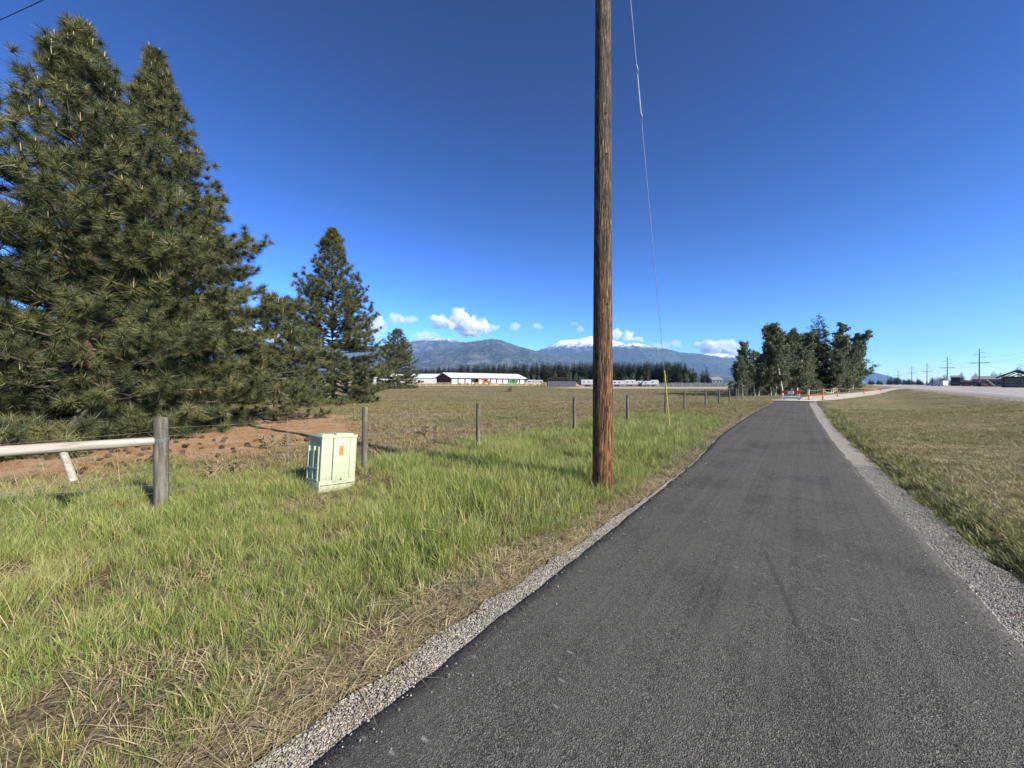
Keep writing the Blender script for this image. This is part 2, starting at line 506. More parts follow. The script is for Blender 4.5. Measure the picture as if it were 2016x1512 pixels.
q = np.stack([idx[:-1,:-1], idx[:-1,1:], idx[1:,1:], idx[1:,:-1]], -1).reshape(-1, 4)
highway = mesh_np('highway', Vh, q, M['highway'], smooth=True)
highway.location = (H0[0], H0[1], .6); highway.rotation_euler = (0, 0, -HH)
tag(highway, 'wide pale highway beyond the mown verge', kind='structure')
def hz_at(x): return float(np.interp(x, hx, hz))
for xx, mt_, nm in ((3.0,'road_paint','edge_line'), (23.4,'road_paint','edge_line'), (11.3,'road_yellow','centre_line'), (15.1,'road_yellow','centre_line')):
    v = [];
    for yy in hwY: v += [(xx-.07, yy, hz_at(xx-.07)+.006), (xx+.07, yy, hz_at(xx+.07)+.006)]
    i = np.arange(len(hwY)-1)*2
    mesh_np(nm, np.array(v), np.stack([i, i+1, i+3, i+2], 1), M[mt_], highway)
mb = MB()
for xx in (7.1, 19.3):
    for k in range(60):
        y0 = -60+k*12.2; z = hz_at(xx)+.008
        mb.add([(xx-.06,y0,z),(xx+.06,y0,z),(xx+.06,y0+3.2,z),(xx-.06,y0+3.2,z)], [(0,1,2,3)])
mb.build('lane_dashes', M['road_paint'], highway)

# ------------------------------------------------------------------ mountains
def mountain_mat(name, snow_lo, snow_w, rock=.35, treecol=((.012,.019,.012),(.060,.072,.040))):
    t = NT(name, .95, .05)
    pos = t.pos()
    big = t.noise(pos, .0011, 6, .62); med = t.noise(pos, .006, 5, .65); fine = t.noise(pos, .014, 4, .75)
    forest = t.ramp(fine, [(.38, treecol[0]), (.62, treecol[1])])
    rocky = t.ramp(med, [(.3,(.10,.085,.07)), (.7,(.24,.21,.18))])
    rm = t.ramp(t.math('ADD', t.math('MULTIPLY', med, .55), t.math('MULTIPLY', big, .5)), [(.50, 0.0), (.62, rock)])
    c = t.mix(rm, forest, rocky)
    if snow_lo is not None:
        z = t.sep(pos)[2]
        zz = t.math('ADD', z, t.math('MULTIPLY', t.math('SUBTRACT', med, .5), snow_w*2.2))
        zz = t.math('ADD', zz, t.math('MULTIPLY', t.math('SUBTRACT', fine, .5), snow_w*1.4))
        sm = t.math('DIVIDE', t.math('SUBTRACT', zz, snow_lo), snow_w, clamp=True)
        c = t.mix(sm, c, (.82,.84,.88))
    t.color(c)
    t.bump(t.math('ADD', fine, t.math('MULTIPLY', med, 3)), .8, 30)
    return t.m
def mountain(name, label, prof, D, depth, mat_, seed, rough=1.0):
    u0, u1 = prof[0][0], prof[-1][0]
    us = np.linspace(u0, u1, int((u1-u0)/2.2)+2)
    pv = np.interp(us, [p[0] for p in prof], [p[1] for p in prof])
    for _ in range(2): pv[1:-1] = (pv[:-2]+2*pv[1:-1]+pv[2:])/4
    pv = pv - .9*rough*fbm(us*.16+seed, us*0+seed*1.7, 4) - .45*rough*fbm(us*.9+seed, us*0, 2)
    Hr = (756-pv)/F*D+CAM_H
    ts = np.concatenate([np.linspace(0, 1, 44), [1.06, 1.15, 1.3]])
    U, T = np.meshgrid(us, ts, indexing='ij')
    dist = D-depth+depth*T
    x = (U-1008)/F*dist; y = dist
    hgt = Hr[:, None]*np.where(T <= 1, .18*T+.82*T**1.35, 1-(T-1)*1.2)
    spur = fbm(x/1100+seed, y/2600+seed, 5, .55)
    rid = 1-np.abs(fbm(x/700+seed*3, y/1800, 4, .55))*2
    w = np.clip(T*(1-T)*4, 0, 1)*(T <= 1)
    hgt = hgt*(1+w*(.20*spur+.10*(rid-.5)))+w*30*fbm(x/160, y/160, 3)
    hgt = np.where(T <= 0.001, -.5, hgt)
    n_, k_ = U.shape; idx = np.arange(n_*k_).reshape(n_, k_)
    q = np.stack([idx[:-1,:-1], idx[1:,:-1], idx[1:,1:], idx[:-1,1:]], -1).reshape(-1, 4)
    o = mesh_np(name, np.stack([x.ravel(), y.ravel(), hgt.ravel()], 1), q, mat_, smooth=True)
    return tag(o, label, kind='structure')
mt_front = mountain_mat('mountain_forest', None, 100, .6)
mt_dust = mountain_mat('mountain_dusted', 1255, 170, .75)
mt_snow = mountain_mat('mountain_snow', 1120, 220, .4)
mt_right = mountain_mat('mountain_ridge', 960, 160, .25)
mountain('mountain', 'nearest rounded forested mountain behind the barn',
         [(180,716),(330,700),(480,690),(600,697),(700,706),(770,702),(815,696),(870,688),(918,674),(948,670),(968,667),(986,669),(1012,679),(1060,692),(1110,702),(1170,708),(1230,713),(1300,718),(1400,730),(1470,745)],
         8000, 4200, mt_front, 1)
mountain('mountain', 'farther grey ridge dusted with snow, left of the forested mountain',
         [(330,690),(480,672),(600,676),(700,682),(760,680),(800,672),(838,668),(866,665),(892,667),(915,674),(960,690),(1010,715),(1050,740)],
         11500, 3000, mt_dust, 2)
mountain('mountain', 'snow covered peak behind the utility pole',
         [(1020,735),(1045,694),(1062,689),(1075,684),(1088,678),(1102,671),(1125,669),(1143,667),(1158,662),(1180,664),(1200,668),(1230,677),(1270,690),(1330,720),(1360,740)],
         12500, 2800, mt_snow, 3, 1.3)
mountain('mountain', 'long blue ridge with a snowy shoulder right of the utility pole',
         [(1030,716),(1080,704),(1130,694),(1170,690),(1205,684),(1236,676),(1252,675),(1268,678),(1290,684),(1313,687),(1340,694),(1380,697),(1420,703),(1445,710),(1500,722),(1570,737),(1640,750)],
         10500, 3400, mt_right, 4)
mountain('mountain', 'low snowy crest far behind the poplar grove',
         [(1340,715),(1370,702),(1388,696),(1402,698),(1414,695),(1428,697),(1450,700),(1500,709),(1580,730),(1630,748)],
         12000, 1200, mountain_mat('mountain_crest', 800, 120, .3), 5, 1.2)
mountain('hill', 'long blue hill sloping down beside the highway poles',
         [(1560,724),(1640,712),(1690,725),(1705,729),(1730,735),(1760,743),(1790,750),(1815,755),(1830,756)],
         11000, 1500, mountain_mat('hill_forest', None, 1, .1), 6, .4)

# ------------------------------------------------------------------ clouds (real volumes, outside the haze)
def cloud_mat(name, dens):
    m = bpy.data.materials.new(name); m.use_nodes = True
    n, l = m.node_tree.nodes, m.node_tree.links
    n.clear()
    out = n.new('ShaderNodeOutputMaterial'); pv = n.new('ShaderNodeVolumePrincipled')
    pv.inputs['Color'].default_value = (1, 1, 1, 1); pv.inputs['Anisotropy'].default_value = 0.0
    tc = n.new('ShaderNodeTexCoord'); geo = n.new('ShaderNodeNewGeometry')
    ln = n.new('ShaderNodeVectorMath'); ln.operation = 'LENGTH'; l.new(tc.outputs['Object'], ln.inputs[0])
    nz = n.new('ShaderNodeTexNoise'); nz.inputs['Scale'].default_value = .0026; nz.inputs['Detail'].default_value = 6; nz.inputs['Roughness'].default_value = .62
    l.new(geo.outputs['Position'], nz.inputs['Vector'])
    def mth(op, a, b, c=None):
        k = n.new('ShaderNodeMath'); k.operation = op
        for i, v in enumerate((a, b, c)):
            if v is None: continue
            if isinstance(v, bpy.types.NodeSocket): l.new(v, k.inputs[i])
            else: k.inputs[i].default_value = v
        return k.outputs[0]
    fall = mth('SUBTRACT', 1.0, ln.outputs['Value'])
    d = mth('ADD', mth('MULTIPLY', fall, 1.15), mth('MULTIPLY', mth('SUBTRACT', nz.outputs[0], .5), 3.4))
    d = mth('SUBTRACT', d, .42)
    k = n.new('ShaderNodeMath'); k.operation = 'MULTIPLY'; k.use_clamp = True; l.new(d, k.inputs[0]); k.inputs[1].default_value = 4.0
    gate = n.new('ShaderNodeMath'); gate.operation = 'MULTIPLY'; gate.use_clamp = True; l.new(fall, gate.inputs[0]); gate.inputs[1].default_value = 8.0
    dd = mth('MULTIPLY', mth('MULTIPLY', k.outputs[0], gate.outputs[0]), dens)
    l.new(dd, pv.inputs['Density']); l.new(pv.outputs[0], out.inputs['Volume'])
    return m
CM, CT = cloud_mat('cloud_vapour', .0055), cloud_mat('cloud_wisp', .0022)
bm = bmesh.new(); bmesh.ops.create_icosphere(bm, subdivisions=3, radius=1)
cloud_me = bpy.data.meshes.new('cloud'); bm.to_mesh(cloud_me); bm.free(); cloud_me.materials.append(CM)
wisp_me = cloud_me.copy(); wisp_me.materials.clear(); wisp_me.materials.append(CT)
def cloud(label, lobes, D=18500, me=cloud_me):
    root = None
    u0 = sum(l[0] for l in lobes)/len(lobes); v0 = sum(l[1] for l in lobes)/len(lobes)
    if len(lobes) > 1:
        root = empty('cloud', ((u0-1008)/F*D, D, (756-v0)/F*D+CAM_H))
        tag(root, label, 'cloud', 'small white clouds over the mountains')
    for (u, v, w, h) in lobes:
        o = bpy.data.objects.new('lobe' if root else 'cloud', me); COL.objects.link(o)
        p = Vector(((u-1008)/F*D, D, (756-v)/F*D+CAM_H))
        if root: o.parent = root; p = p-root.location
        else: tag(o, label, 'cloud', 'small white clouds over the mountains')
        o.location = p; o.scale = (w/2/F*D*1.25, (w+h)/4/F*D*1.2, h/2/F*D*1.25)
cloud('largest white cumulus cloud, standing over the forested mountain', [(868,633,50,30),(905,628,44,44),(920,642,84,42),(952,646,62,24),(925,655,60,18)])
cloud('thin flat cloud between the far pine and the largest cumulus', [(777,628,44,22),(805,630,50,16)], me=wisp_me)
cloud('small wisp hugging the snow dusted ridge', [(838,662,50,26)], 17800, wisp_me)
cloud('small oval cloud just right of the largest cumulus', [(1010,643,34,18)], me=wisp_me)
cloud('tiny cloud second to the right of the largest cumulus', [(1055,643,28,15)], me=wisp_me)
cloud('tiny pair of puffs left of the utility pole', [(1130,637,18,12),(1143,648,16,13)], me=wisp_me)
cloud('white cloud on the snowy shoulder touching the utility pole', [(1214,657,40,28),(1238,660,32,16),(1245,668,44,12)])
cloud('low white cloud behind the guy wire over the ridge', [(1302,682,46,24),(1331,676,26,18)], me=wisp_me)
cloud('white cloud bank behind the left edge of the poplar grove', [(1415,684,80,34),(1398,682,44,22),(1440,690,50,30),(1376,680,26,18)])
cloud('white cloud seen through the gap between the big pines and the middle pine', [(480,668,120,60),(560,672,90,44),(420,660,110,70)])
cloud('white cloud behind the right boughs of the middle pine', [(740,640,46,34),(715,662,70,30)])

# ------------------------------------------------------------------ haze: one closed box of pale air round everything but sky and clouds
hb = MB().box((-15500, -15500, -2.0), (15500, 15500, 1720)).build('haze', None)
hm = bpy.data.materials.new('haze_air'); hm.use_nodes = True
hn, hl = hm.node_tree.nodes, hm.node_tree.links
hn.clear()
ho = hn.new('ShaderNodeOutputMaterial'); hv = hn.new('ShaderNodeVolumePrincipled')
hv.inputs['Color'].default_value = (.29, .55, 1.0, 1); hv.inputs['Density'].default_value = 4.2e-5
hv.inputs['Anisotropy'].default_value = 0.0
hl.new(hv.outputs[0], ho.inputs['Volume'])
hb.data.materials.append(hm)
tag(hb, kind='stuff')

# ------------------------------------------------------------------ trees
t = NT('pine_needles', .5, .35)
rn = t.attr('tint'); pn = t.noise(t.pos(), 1.1, 3)
nc = t.ramp(rn, [(0,(.020,.028,.010)), (.30,(.048,.058,.019)), (.70,(.110,.114,.036)), (1,(.20,.18,.065))])
nc = t.mix(t.ramp(pn, [(.4,0.0),(.7,.35)]), nc, (.048,.060,.026))
t.color(nc); M['needles'] = t.m
t = NT('pine_bark', .9, .15)
co = t.coord(); b1 = t.noise(t.mapping(co, (6,6,1.6)), 2.0, 5, .7)
t.color(t.ramp(b1, [(.3,(.03,.022,.016)), (.55,(.12,.075,.05)), (.75,(.24,.15,.10))])); t.bump(b1, 1, .04)
M['bark'] = t.m
M['twig'] = plain('dead_twig', (.15,.125,.10), .9, .1, .3)
M['candle'] = plain('pine_candle', (.55,.42,.27), .7, .2, .15)
t = NT('aspen_bark', .8, .2)
co = t.coord(); b1 = t.noise(t.mapping(co, (2,2,6)), 1.5, 4, .7)
t.color(t.ramp(b1, [(.30,(.08,.073,.06)), (.40,(.42,.39,.33)), (.75,(.58,.55,.48))])); M['aspen_bark'] = t.m
def leaf_mat(name, cols, tr=.35):
    t = NT(name, .55, .3)
    c = t.ramp(t.attr('tint'), [(i/(len(cols)-1), k) for i, k in enumerate(cols)])
    t.color(c); t.translucent(c, tr); return t.m
M['aspen_leaf'] = leaf_mat('aspen_leaf', [(.04,.055,.026),(.08,.10,.046),(.14,.16,.075),(.21,.22,.12)], .25)
M['pale_leaf'] = leaf_mat('willow_leaf', [(.06,.08,.025),(.10,.13,.045),(.15,.17,.07)])
M['far_needle'] = leaf_mat('conifer_foliage', [(.020,.030,.014),(.042,.056,.024),(.085,.098,.042)], .1)
M['brown_needle'] = leaf_mat('dying_conifer_foliage', [(.07,.05,.025),(.12,.085,.045),(.17,.12,.07)], .1)

def tris_from_tufts(P, A, n, ln, wd, r, spread=(12, 100), back=.14):
    """needles: one thin triangle each, radiating forward from a shoot"""
    N = len(P)
    P = np.repeat(P, n, 0); A = np.repeat(A, n, 0)
    ref = np.where(np.abs(A[:, 2:3]) < .9, np.array([[0, 0, 1.]]), np.array([[1., 0, 0]]))
    e1 = np.cross(A, ref); e1 /= np.linalg.norm(e1, axis=1)[:, None]; e2 = np.cross(A, e1)
    ph = r.random(N*n)*2*PI; th = np.radians(r.uniform(*spread, N*n))
    D = A*np.cos(th)[:, None]+(e1*np.cos(ph)[:, None]+e2*np.sin(ph)[:, None])*np.sin(th)[:, None]
    D[:, 2] -= .10; D /= np.linalg.norm(D, axis=1)[:, None]
    base = P-A*(r.random(N*n)*back)[:, None]
    side = np.cross(D, r.normal(size=(N*n, 3))); side /= np.linalg.norm(side, axis=1)[:, None]
    L = ln*r.uniform(.7, 1.15, N*n)
    tip = base+D*L[:, None]
    V = np.stack([base+side*wd/2, base-side*wd/2, tip], 1).reshape(-1, 3)
    return V, np.arange(len(V)).reshape(-1, 3), np.repeat(np.repeat(r.random(N), n)*.75+r.random(N*n)*.25, 3)

def pine(label, x, y, H, R, seed, base=.3, nlen=.24, nneed=40, wd=.011, step=.4, tr=.2, lean=(0, 0), shape=.8, dens=1.0, candles=True, sides=None, group='ponderosa pines along the fence', low=.75, per=(4, 7), inner=.28):
    r = np.random.default_rng(seed); z0 = gz(x, y)
    root = empty('pine_tree', (x, y, z0)); tag(root, label, 'tree', group)
    tp = []
    for i in range(13):
        h = H*i/12
        tp.append((lean[0]*h/H+.05*math.sin(i*1.3+seed), lean[1]*h/H+.05*math.cos(i*1.7+seed), h-.1))
    trk = MB().tube(tp, [max(.012, tr*(1-i/12.3)**.85+(.06 if i == 0 else 0)) for i in range(13)], 10)
    trk.build('trunk', M['bark'], root, smooth=True)
    tparr = np.array(tp)
    limbs = MB(); P, A, CP = [], [], []
    h = base
    while h < H-.15:
        tt = (h-base)/(H-base)
        prof = (1-tt)**shape*(low+(1-low)*min(1, tt/.22))
        k = int(r.integers(*per)); a0 = r.random()*2*PI
        for b in range(k):
            a = a0+2*PI*b/k+r.normal()*.25
            L = max(.22, R*prof*r.uniform(.72, 1.12))
            if sides is not None: L *= sides(a, tt)
            pitch = math.radians(-14+52*tt**.8+r.normal()*6)
            hd = np.array([math.cos(a), math.sin(a), 0])
            org = np.array([np.interp(h, tparr[:, 2], tparr[:, i]) for i in range(2)]+[h])
            nseg = max(3, int(L/.45)+1); pts = [org]; d = pitch
            for i in range(nseg):
                f = (i+1)/nseg
                dd = d+math.radians(-10*math.sin(f*2.6)*(1-tt)+30*f*f)
                pts.append(pts[-1]+L/nseg*(hd*math.cos(dd)+np.array([0, 0, math.sin(dd)]))+r.normal(size=3)*.025)
            pts = np.array(pts)
            rad = np.linspace(max(.010, .013*L), .006, len(pts))
            limbs.tube(pts, list(rad), 5, cap=False)
            cl = np.concatenate([[0], np.cumsum(np.linalg.norm(np.diff(pts, axis=0), axis=1))])
            LL = cl[-1]; s_ = max(.12, LL*inner)
            side = 1
            while s_ < LL:
                c_ = np.array([np.interp(s_, cl, pts[:, i]) for i in range(3)])
                dn = np.array([np.interp(min(LL, s_+.1), cl, pts[:, i]) for i in range(3)])-c_
                dn /= np.linalg.norm(dn)+1e-6
                lat = np.cross(dn, [0, 0, 1]); lat /= np.linalg.norm(lat)+1e-6
                side = -side
                sl = r.uniform(.25, .5)*(LL-s_*.6)*.75+.15
                sdir = dn*.75+lat*side*r.uniform(.5, 1.1)+np.array([0, 0, r.uniform(.05, .45)]); sdir /= np.linalg.norm(sdir)
                end = c_+sdir*sl
                limbs.tube([c_, end], [.006, .004], 4, cap=False)
                m = max(1, int(sl/.30))
                for j in range(m):
                    pt = c_+sdir*sl*(1-.6*j/m)+r.normal(size=3)*.04
                    ax = sdir*.8+np.array([0, 0, .55])+r.normal(size=3)*.28
                    P.append(pt); A.append(ax/np.linalg.norm(ax))
                if r.random() < .35: CP.append((P[-m], A[-m]))
                s_ += r.uniform(.21, .33)/dens
            ax = (pts[-1]-pts[-2]); ax = ax/np.linalg.norm(ax)+np.array([0, 0, .5]); ax /= np.linalg.norm(ax)
            P.append(pts[-1]); A.append(ax); CP.append((pts[-1], ax))
        h += step*r.uniform(.75, 1.25)*(1.0 if tt < .8 else .7)
    for j in range(4):
        P.append(tparr[-1]-np.array([0, 0, .16*j])); A.append(np.array([0, 0, 1.]))
    CP.append((tparr[-1], np.array([0, 0, 1.])))
    limbs.build('limbs', M['twig'], root); print('PINE', label[:20], len(P))
    P = np.array(P); A = np.array(A)
    V, Fc, tint = tris_from_tufts(P, A, nneed, nlen, wd, r)
    mesh_np('crown', V, Fc, M['needles'], root, attrs=dict(tint=tint))
    if candles:
        cb = MB()
        for (p, a) in CP:
            hh = p[2]/H
            if r.random() < .05+.38*hh*hh:
                a2 = Vector((a[0]*.25, a[1]*.25, 1)).normalized(); p = Vector(p)
                cb.tube([p, p+a2*r.uniform(.12, .24)*(.6+.6*hh)], [.009, .005], 4)
        cb.build('new_shoots', M['candle'], root)['kind'] = 'stuff'
    return root

pine('tallest ponderosa pine at the left edge, leaning tip with pale new shoots', -13.6, 12.4, 13.3, 5.3, 3, .3, .32, 84, .015, .30, .24, lean=(-.3, 0), shape=.87, low=.9, per=(6, 9))
pine('tall ponderosa pine with a narrow spire, right of the tallest pine', -14.1, 15.3, 14.9, 6.2, 8, .5, .31, 78, .016, .30, .24, shape=1.06, low=.68, per=(6, 9))
pine('squat young pine with drooping boughs between the spire pine and the middle pine', -10.8, 17.6, 5.6, 2.7, 21, .55, .30, 76, .016, .28, .12, shape=.6, low=.9, per=(4, 7))
pine('free standing conical pine in the middle, behind the wire fence', -15.4, 33, 15.0, 5.6, 31, .5, .36, 54, .026, .36, .22, shape=.80, dens=.85, candles=False, low=.75, per=(5, 8))
pine('small far pine beside the white sheds and the rail fence', at(783, 105)[0], 105, 15.6, 6.4, 41, .8, .55, 26, .06, .55, .25, shape=.5, dens=.5, candles=False, low=.9, per=(6, 8))

def leafy_parts(H, seed, lead=1, spread=.32, nleaf=5200, leaf=.17, bare=.18, lean=0.0, narrow=1.0):
    """trunk mesh and crown mesh of a broadleaf tree"""
    r = np.random.default_rng(seed)
    mb = MB(); tips = []
    for s in range(lead):
        a0 = 2*PI*s/lead+r.random(); off = np.array([math.cos(a0), math.sin(a0), 0])*(.25 if lead > 1 else 0)
        hh = H*r.uniform(.82, 1.0) if lead > 1 else H
        pts = [off+np.array([0, 0, -.15])]; d = np.array([off[0]*.35+lean, off[1]*.35, 1.0])
        n = 9
        for i in range(n):
            d = d+r.normal(size=3)*[.06, .06, 0]; d /= np.linalg.norm(d)
            pts.append(pts[-1]+d*hh*1.0/n)
        pts = np.array(pts)
        rad = np.linspace(.0145*H/(lead**.4), .012, n+1)
        mb.tube(pts, list(rad), 7)
        nb = 46
        for b in range(nb):
            f = bare+(1-bare)*(b+r.random())/nb
            i = min(n-1, int(f*n)); c_ = pts[i]+(pts[i+1]-pts[i])*(f*n-i)
            a = r.random()*2*PI; L = H*spread*narrow*(1-.72*f)*r.uniform(.55, 1.1)
            up = r.uniform(.45, 1.1)
            dd = np.array([math.cos(a), math.sin(a), up]); dd /= np.linalg.norm(dd)
            bp = [c_]
            for k in range(4):
                dd = dd+r.normal(size=3)*.12+np.array([0, 0, .06]); dd /= np.linalg.norm(dd)
                bp.append(bp[-1]+dd*L/4)
            mb.tube(bp, [max(.012, .0035*H*(1-f)), .03*.5, .012, .01, .006], 4, cap=False)
            for k in range(1, 5):
                for j in range(3):
                    td = dd+r.normal(size=3)*.7; td /= np.linalg.norm(td); tl = L*r.uniform(.12, .30)
                    e = bp[k]+td*tl; tips.append((bp[k], e))
                    if j == 0: mb.tube([bp[k], e], [.008, .004], 3, cap=False)
    tips = np.array(tips)
    k = r.integers(0, len(tips), nleaf); f = r.uniform(.25, 1.1, nleaf)[:, None]
    c = tips[k, 0]*(1-f)+tips[k, 1]*f+r.normal(size=(nleaf, 3))*.135*(H/10)
    n1 = r.normal(size=(nleaf, 3)); n1 /= np.linalg.norm(n1, axis=1)[:, None]
    n2 = np.cross(n1, r.normal(size=(nleaf, 3))); n2 /= np.linalg.norm(n2, axis=1)[:, None]
    sz = leaf*r.uniform(.6, 1.25, nleaf)[:, None]
    V = np.stack([c-n1*sz*.5, c+n2*sz*.38, c+n1*sz*.5, c-n2*sz*.38], 1).reshape(-1, 3)
    kt = r.random(len(tips))
    tint = np.repeat(np.clip(kt[k]*.6+r.random(nleaf)*.4, 0, 1), 4)
    return mb, V, np.arange(len(V)).reshape(-1, 4), tint
def make_tree(name, bark, leafm, **kw):
    mb, V, Fc, tint = leafy_parts(**kw)
    root = empty(name)
    mb.build('trunk', M[bark], root)
    mesh_np('crown', V, Fc, M[leafm], root, attrs=dict(tint=tint))
    return root
asp = [make_tree('poplar_tree', 'aspen_bark', 'aspen_leaf', H=10.5, seed=51, lead=3, nleaf=20000, leaf=.20, spread=.30, bare=.10),
       make_tree('poplar_tree', 'aspen_bark', 'aspen_leaf', H=10.5, seed=52, lead=2, nleaf=18000, leaf=.20, spread=.32, bare=.10),
       make_tree('poplar_tree', 'aspen_bark', 'aspen_leaf', H=10.5, seed=53, lead=1, nleaf=15500, leaf=.20, spread=.33, bare=.13),
       make_tree('poplar_tree', 'aspen_bark', 'aspen_leaf', H=10.5, seed=54, lead=2, nleaf=16500, leaf=.20, spread=.28, bare=.10, lean=.12, narrow=.9)]
GROVE = [(0, 1462, 51, .52, 'leftmost poplar of the grove, low and leaning out over the fence'),
         (1, 1490, 54, .78, 'white stemmed poplar second from the left end of the grove'),
         (0, 1522, 56, 1.02, 'tall poplar with forked white stems in the left half of the grove'),
         (2, 1541, 53, .93, 'poplar with one pale trunk left of the barricade'),
         (1, 1560, 57, 1.0, 'leafy poplar standing straight behind the barricade'),
         (3, 1578, 62, .92, 'poplar just left of the dark grove conifer'),
         (2, 1590, 60, .70, 'shorter poplar at the foot of the dark grove conifer'),
         (1, 1632, 68, 1.08, 'poplar just right of the dark grove conifer'),
         (0, 1655, 72, 1.03, 'broad poplar in the right half of the grove'),
         (3, 1668, 76, 1.30, 'wind swept poplar at the right end of the grove'),
         (1, 1480, 58, .70, 'poplar behind the two leftmost poplars of the grove'),
         (3, 1550, 66, 1.12, 'poplar rising at the back of the left half of the grove'),
         (0, 1602, 74, 1.1, 'poplar at the back, half hidden by the dark grove conifer'),
         (2, 1683, 82, 1.12, 'rightmost poplar of the grove, standing by the highway detour'),
         (2, 1640, 64, .62, 'low poplar in front of the right half of the grove')]
used = set()
for i, (k, u, y, sc, lab) in enumerate(GROVE):
    o = asp[k] if k not in used else copy_tree(asp[k]); used.add(k)
    x, y, z = at(u, y); o.location = (x, y, z); o.scale = (sc, sc, sc); o.rotation_euler = (0, 0, i*2.1)
    tag(o, lab, 'tree', 'poplars in the grove at the end of the path')
# low undergrowth shrubs at the foot of the grove
shr = [make_tree('shrub', 'aspen_bark', 'aspen_leaf', H=2.6, seed=61, lead=3, nleaf=2200, leaf=.17, spread=.5, bare=.05),
       make_tree('shrub', 'aspen_bark', 'pale_leaf', H=2.2, seed=62, lead=3, nleaf=1800, leaf=.15, spread=.6, bare=.02)]
used = set()
for i, (k, u, y, sc, lab) in enumerate([(0, 1450, 50, 1.0, 'low shrub at the left foot of the grove'), (1, 1512, 57, .8, 'pale shrub among the white poplar stems'),
        (0, 1576, 56, 1.15, 'dark shrub behind the right end of the barricade'), (1, 1605, 63, 1.2, 'pale shrub under the dark grove conifer'),
        (0, 1662, 69, 1.4, 'dark shrub behind the orange posts'), (0, 1625, 66, 1.5, 'dark shrub between conifer and right poplars'), (1, 1687, 80, 1.3, 'pale shrub at the right foot of the grove'),
        (0, 1540, 58, 1.3, 'dark shrub behind the red barricade boards'), (0, 1484, 56, 1.2, 'dark shrub between the two leftmost poplars')]):
    o = shr[k] if k not in used else copy_tree(shr[k]); used.add(k)
    x, y, z = at(u, y); o.location = (x, y, z); o.scale = (sc, sc, sc*.9); o.rotation_euler = (0, 0, i*1.7)
    tag(o, lab, 'shrub', 'shrubs under the poplar grove')

def conifer_mesh(name, H, R, seed, mat_, base=.06, n=800, shape=.8, size=.55):
    r = np.random.default_rng(seed)
    t_ = 1-np.sqrt(r.random(n)*.98); t_ = np.clip(t_, 0, 1)
    hh = H*(base+(1-base)*t_)
    lay = .75+.25*np.sin(hh*2*PI/(H*.09)+r.random())
    rad = R*(1-t_)**shape*lay*np.sqrt(r.uniform(.15, 1, n))*(.75+.25*np.minimum(1, t_/.15))
    a = r.random(n)*2*PI
    rad *= 1+.22*np.sin(a*3+seed)+.15*np.sin(a*5+hh)
    c = np.stack([rad*np.cos(a), rad*np.sin(a), hh], 1)
    out = np.stack([np.cos(a), np.sin(a), r.uniform(-.35, .35, n)], 1)
    lat = np.stack([-np.sin(a), np.cos(a), r.normal(size=n)*.3], 1)
    sz = (size*(1-.55*t_)*r.uniform(.6, 1.3, n))[:, None]
    V = np.stack([c-out*sz*.4+lat*sz*.5, c-out*sz*.4-lat*sz*.5, c+out*sz*.8+np.array([0, 0, 1])*sz*r.uniform(-.5, .5, (n, 1))], 1).reshape(-1, 3)
    tint = np.repeat(r.random(n), 3)
    top = np.array([[-.1, 0, H*.93], [.1, 0, H*.93], [0, 0, H*1.03]])
    V = np.vstack([V, top]); tint = np.concatenate([tint, [.5]*3])
    nb = len(V)
    ring = [(math.cos(k*PI/2.5)*.25, math.sin(k*PI/2.5)*.25, -.3) for k in range(5)]+[(0, 0, H*.9)]
    V = np.vstack([V, ring]); tint = np.concatenate([tint, [0]*6])
    Fc = np.vstack([np.arange(nb).reshape(-1, 3), [[nb+k, nb+(k+1) % 5, nb+5] for k in range(5)]])
    return mesh_np(name, V, Fc, mat_, link=False, attrs=dict(tint=tint)).data
con = [conifer_mesh('forest_conifer', 16, 3.6, 71, M['far_needle'], n=1500, shape=.6, size=.8), conifer_mesh('forest_conifer', 16, 4.2, 72, M['far_needle'], n=1600, shape=.55, size=.85),
       conifer_mesh('forest_conifer', 16, 3.2, 73, M['far_needle'], n=1400, shape=.7, size=.8), conifer_mesh('forest_conifer', 16, 4.4, 74, M['far_needle'], base=.1, n=1700, shape=.45, size=.9)]
con_brown = conifer_mesh('dead_conifer', 16, 3.0, 75, M['brown_needle'])
def put_mesh(name, me, loc, sc, rz, label, cat, group=None, kind=None):
    o = bpy.data.objects.new(name, me); COL.objects.link(o)
    o.location = loc; o.scale = sc if hasattr(sc, '__len__') else (sc, sc, sc); o.rotation_euler = (0, 0, rz)
    return tag(o, label, cat, group, kind)
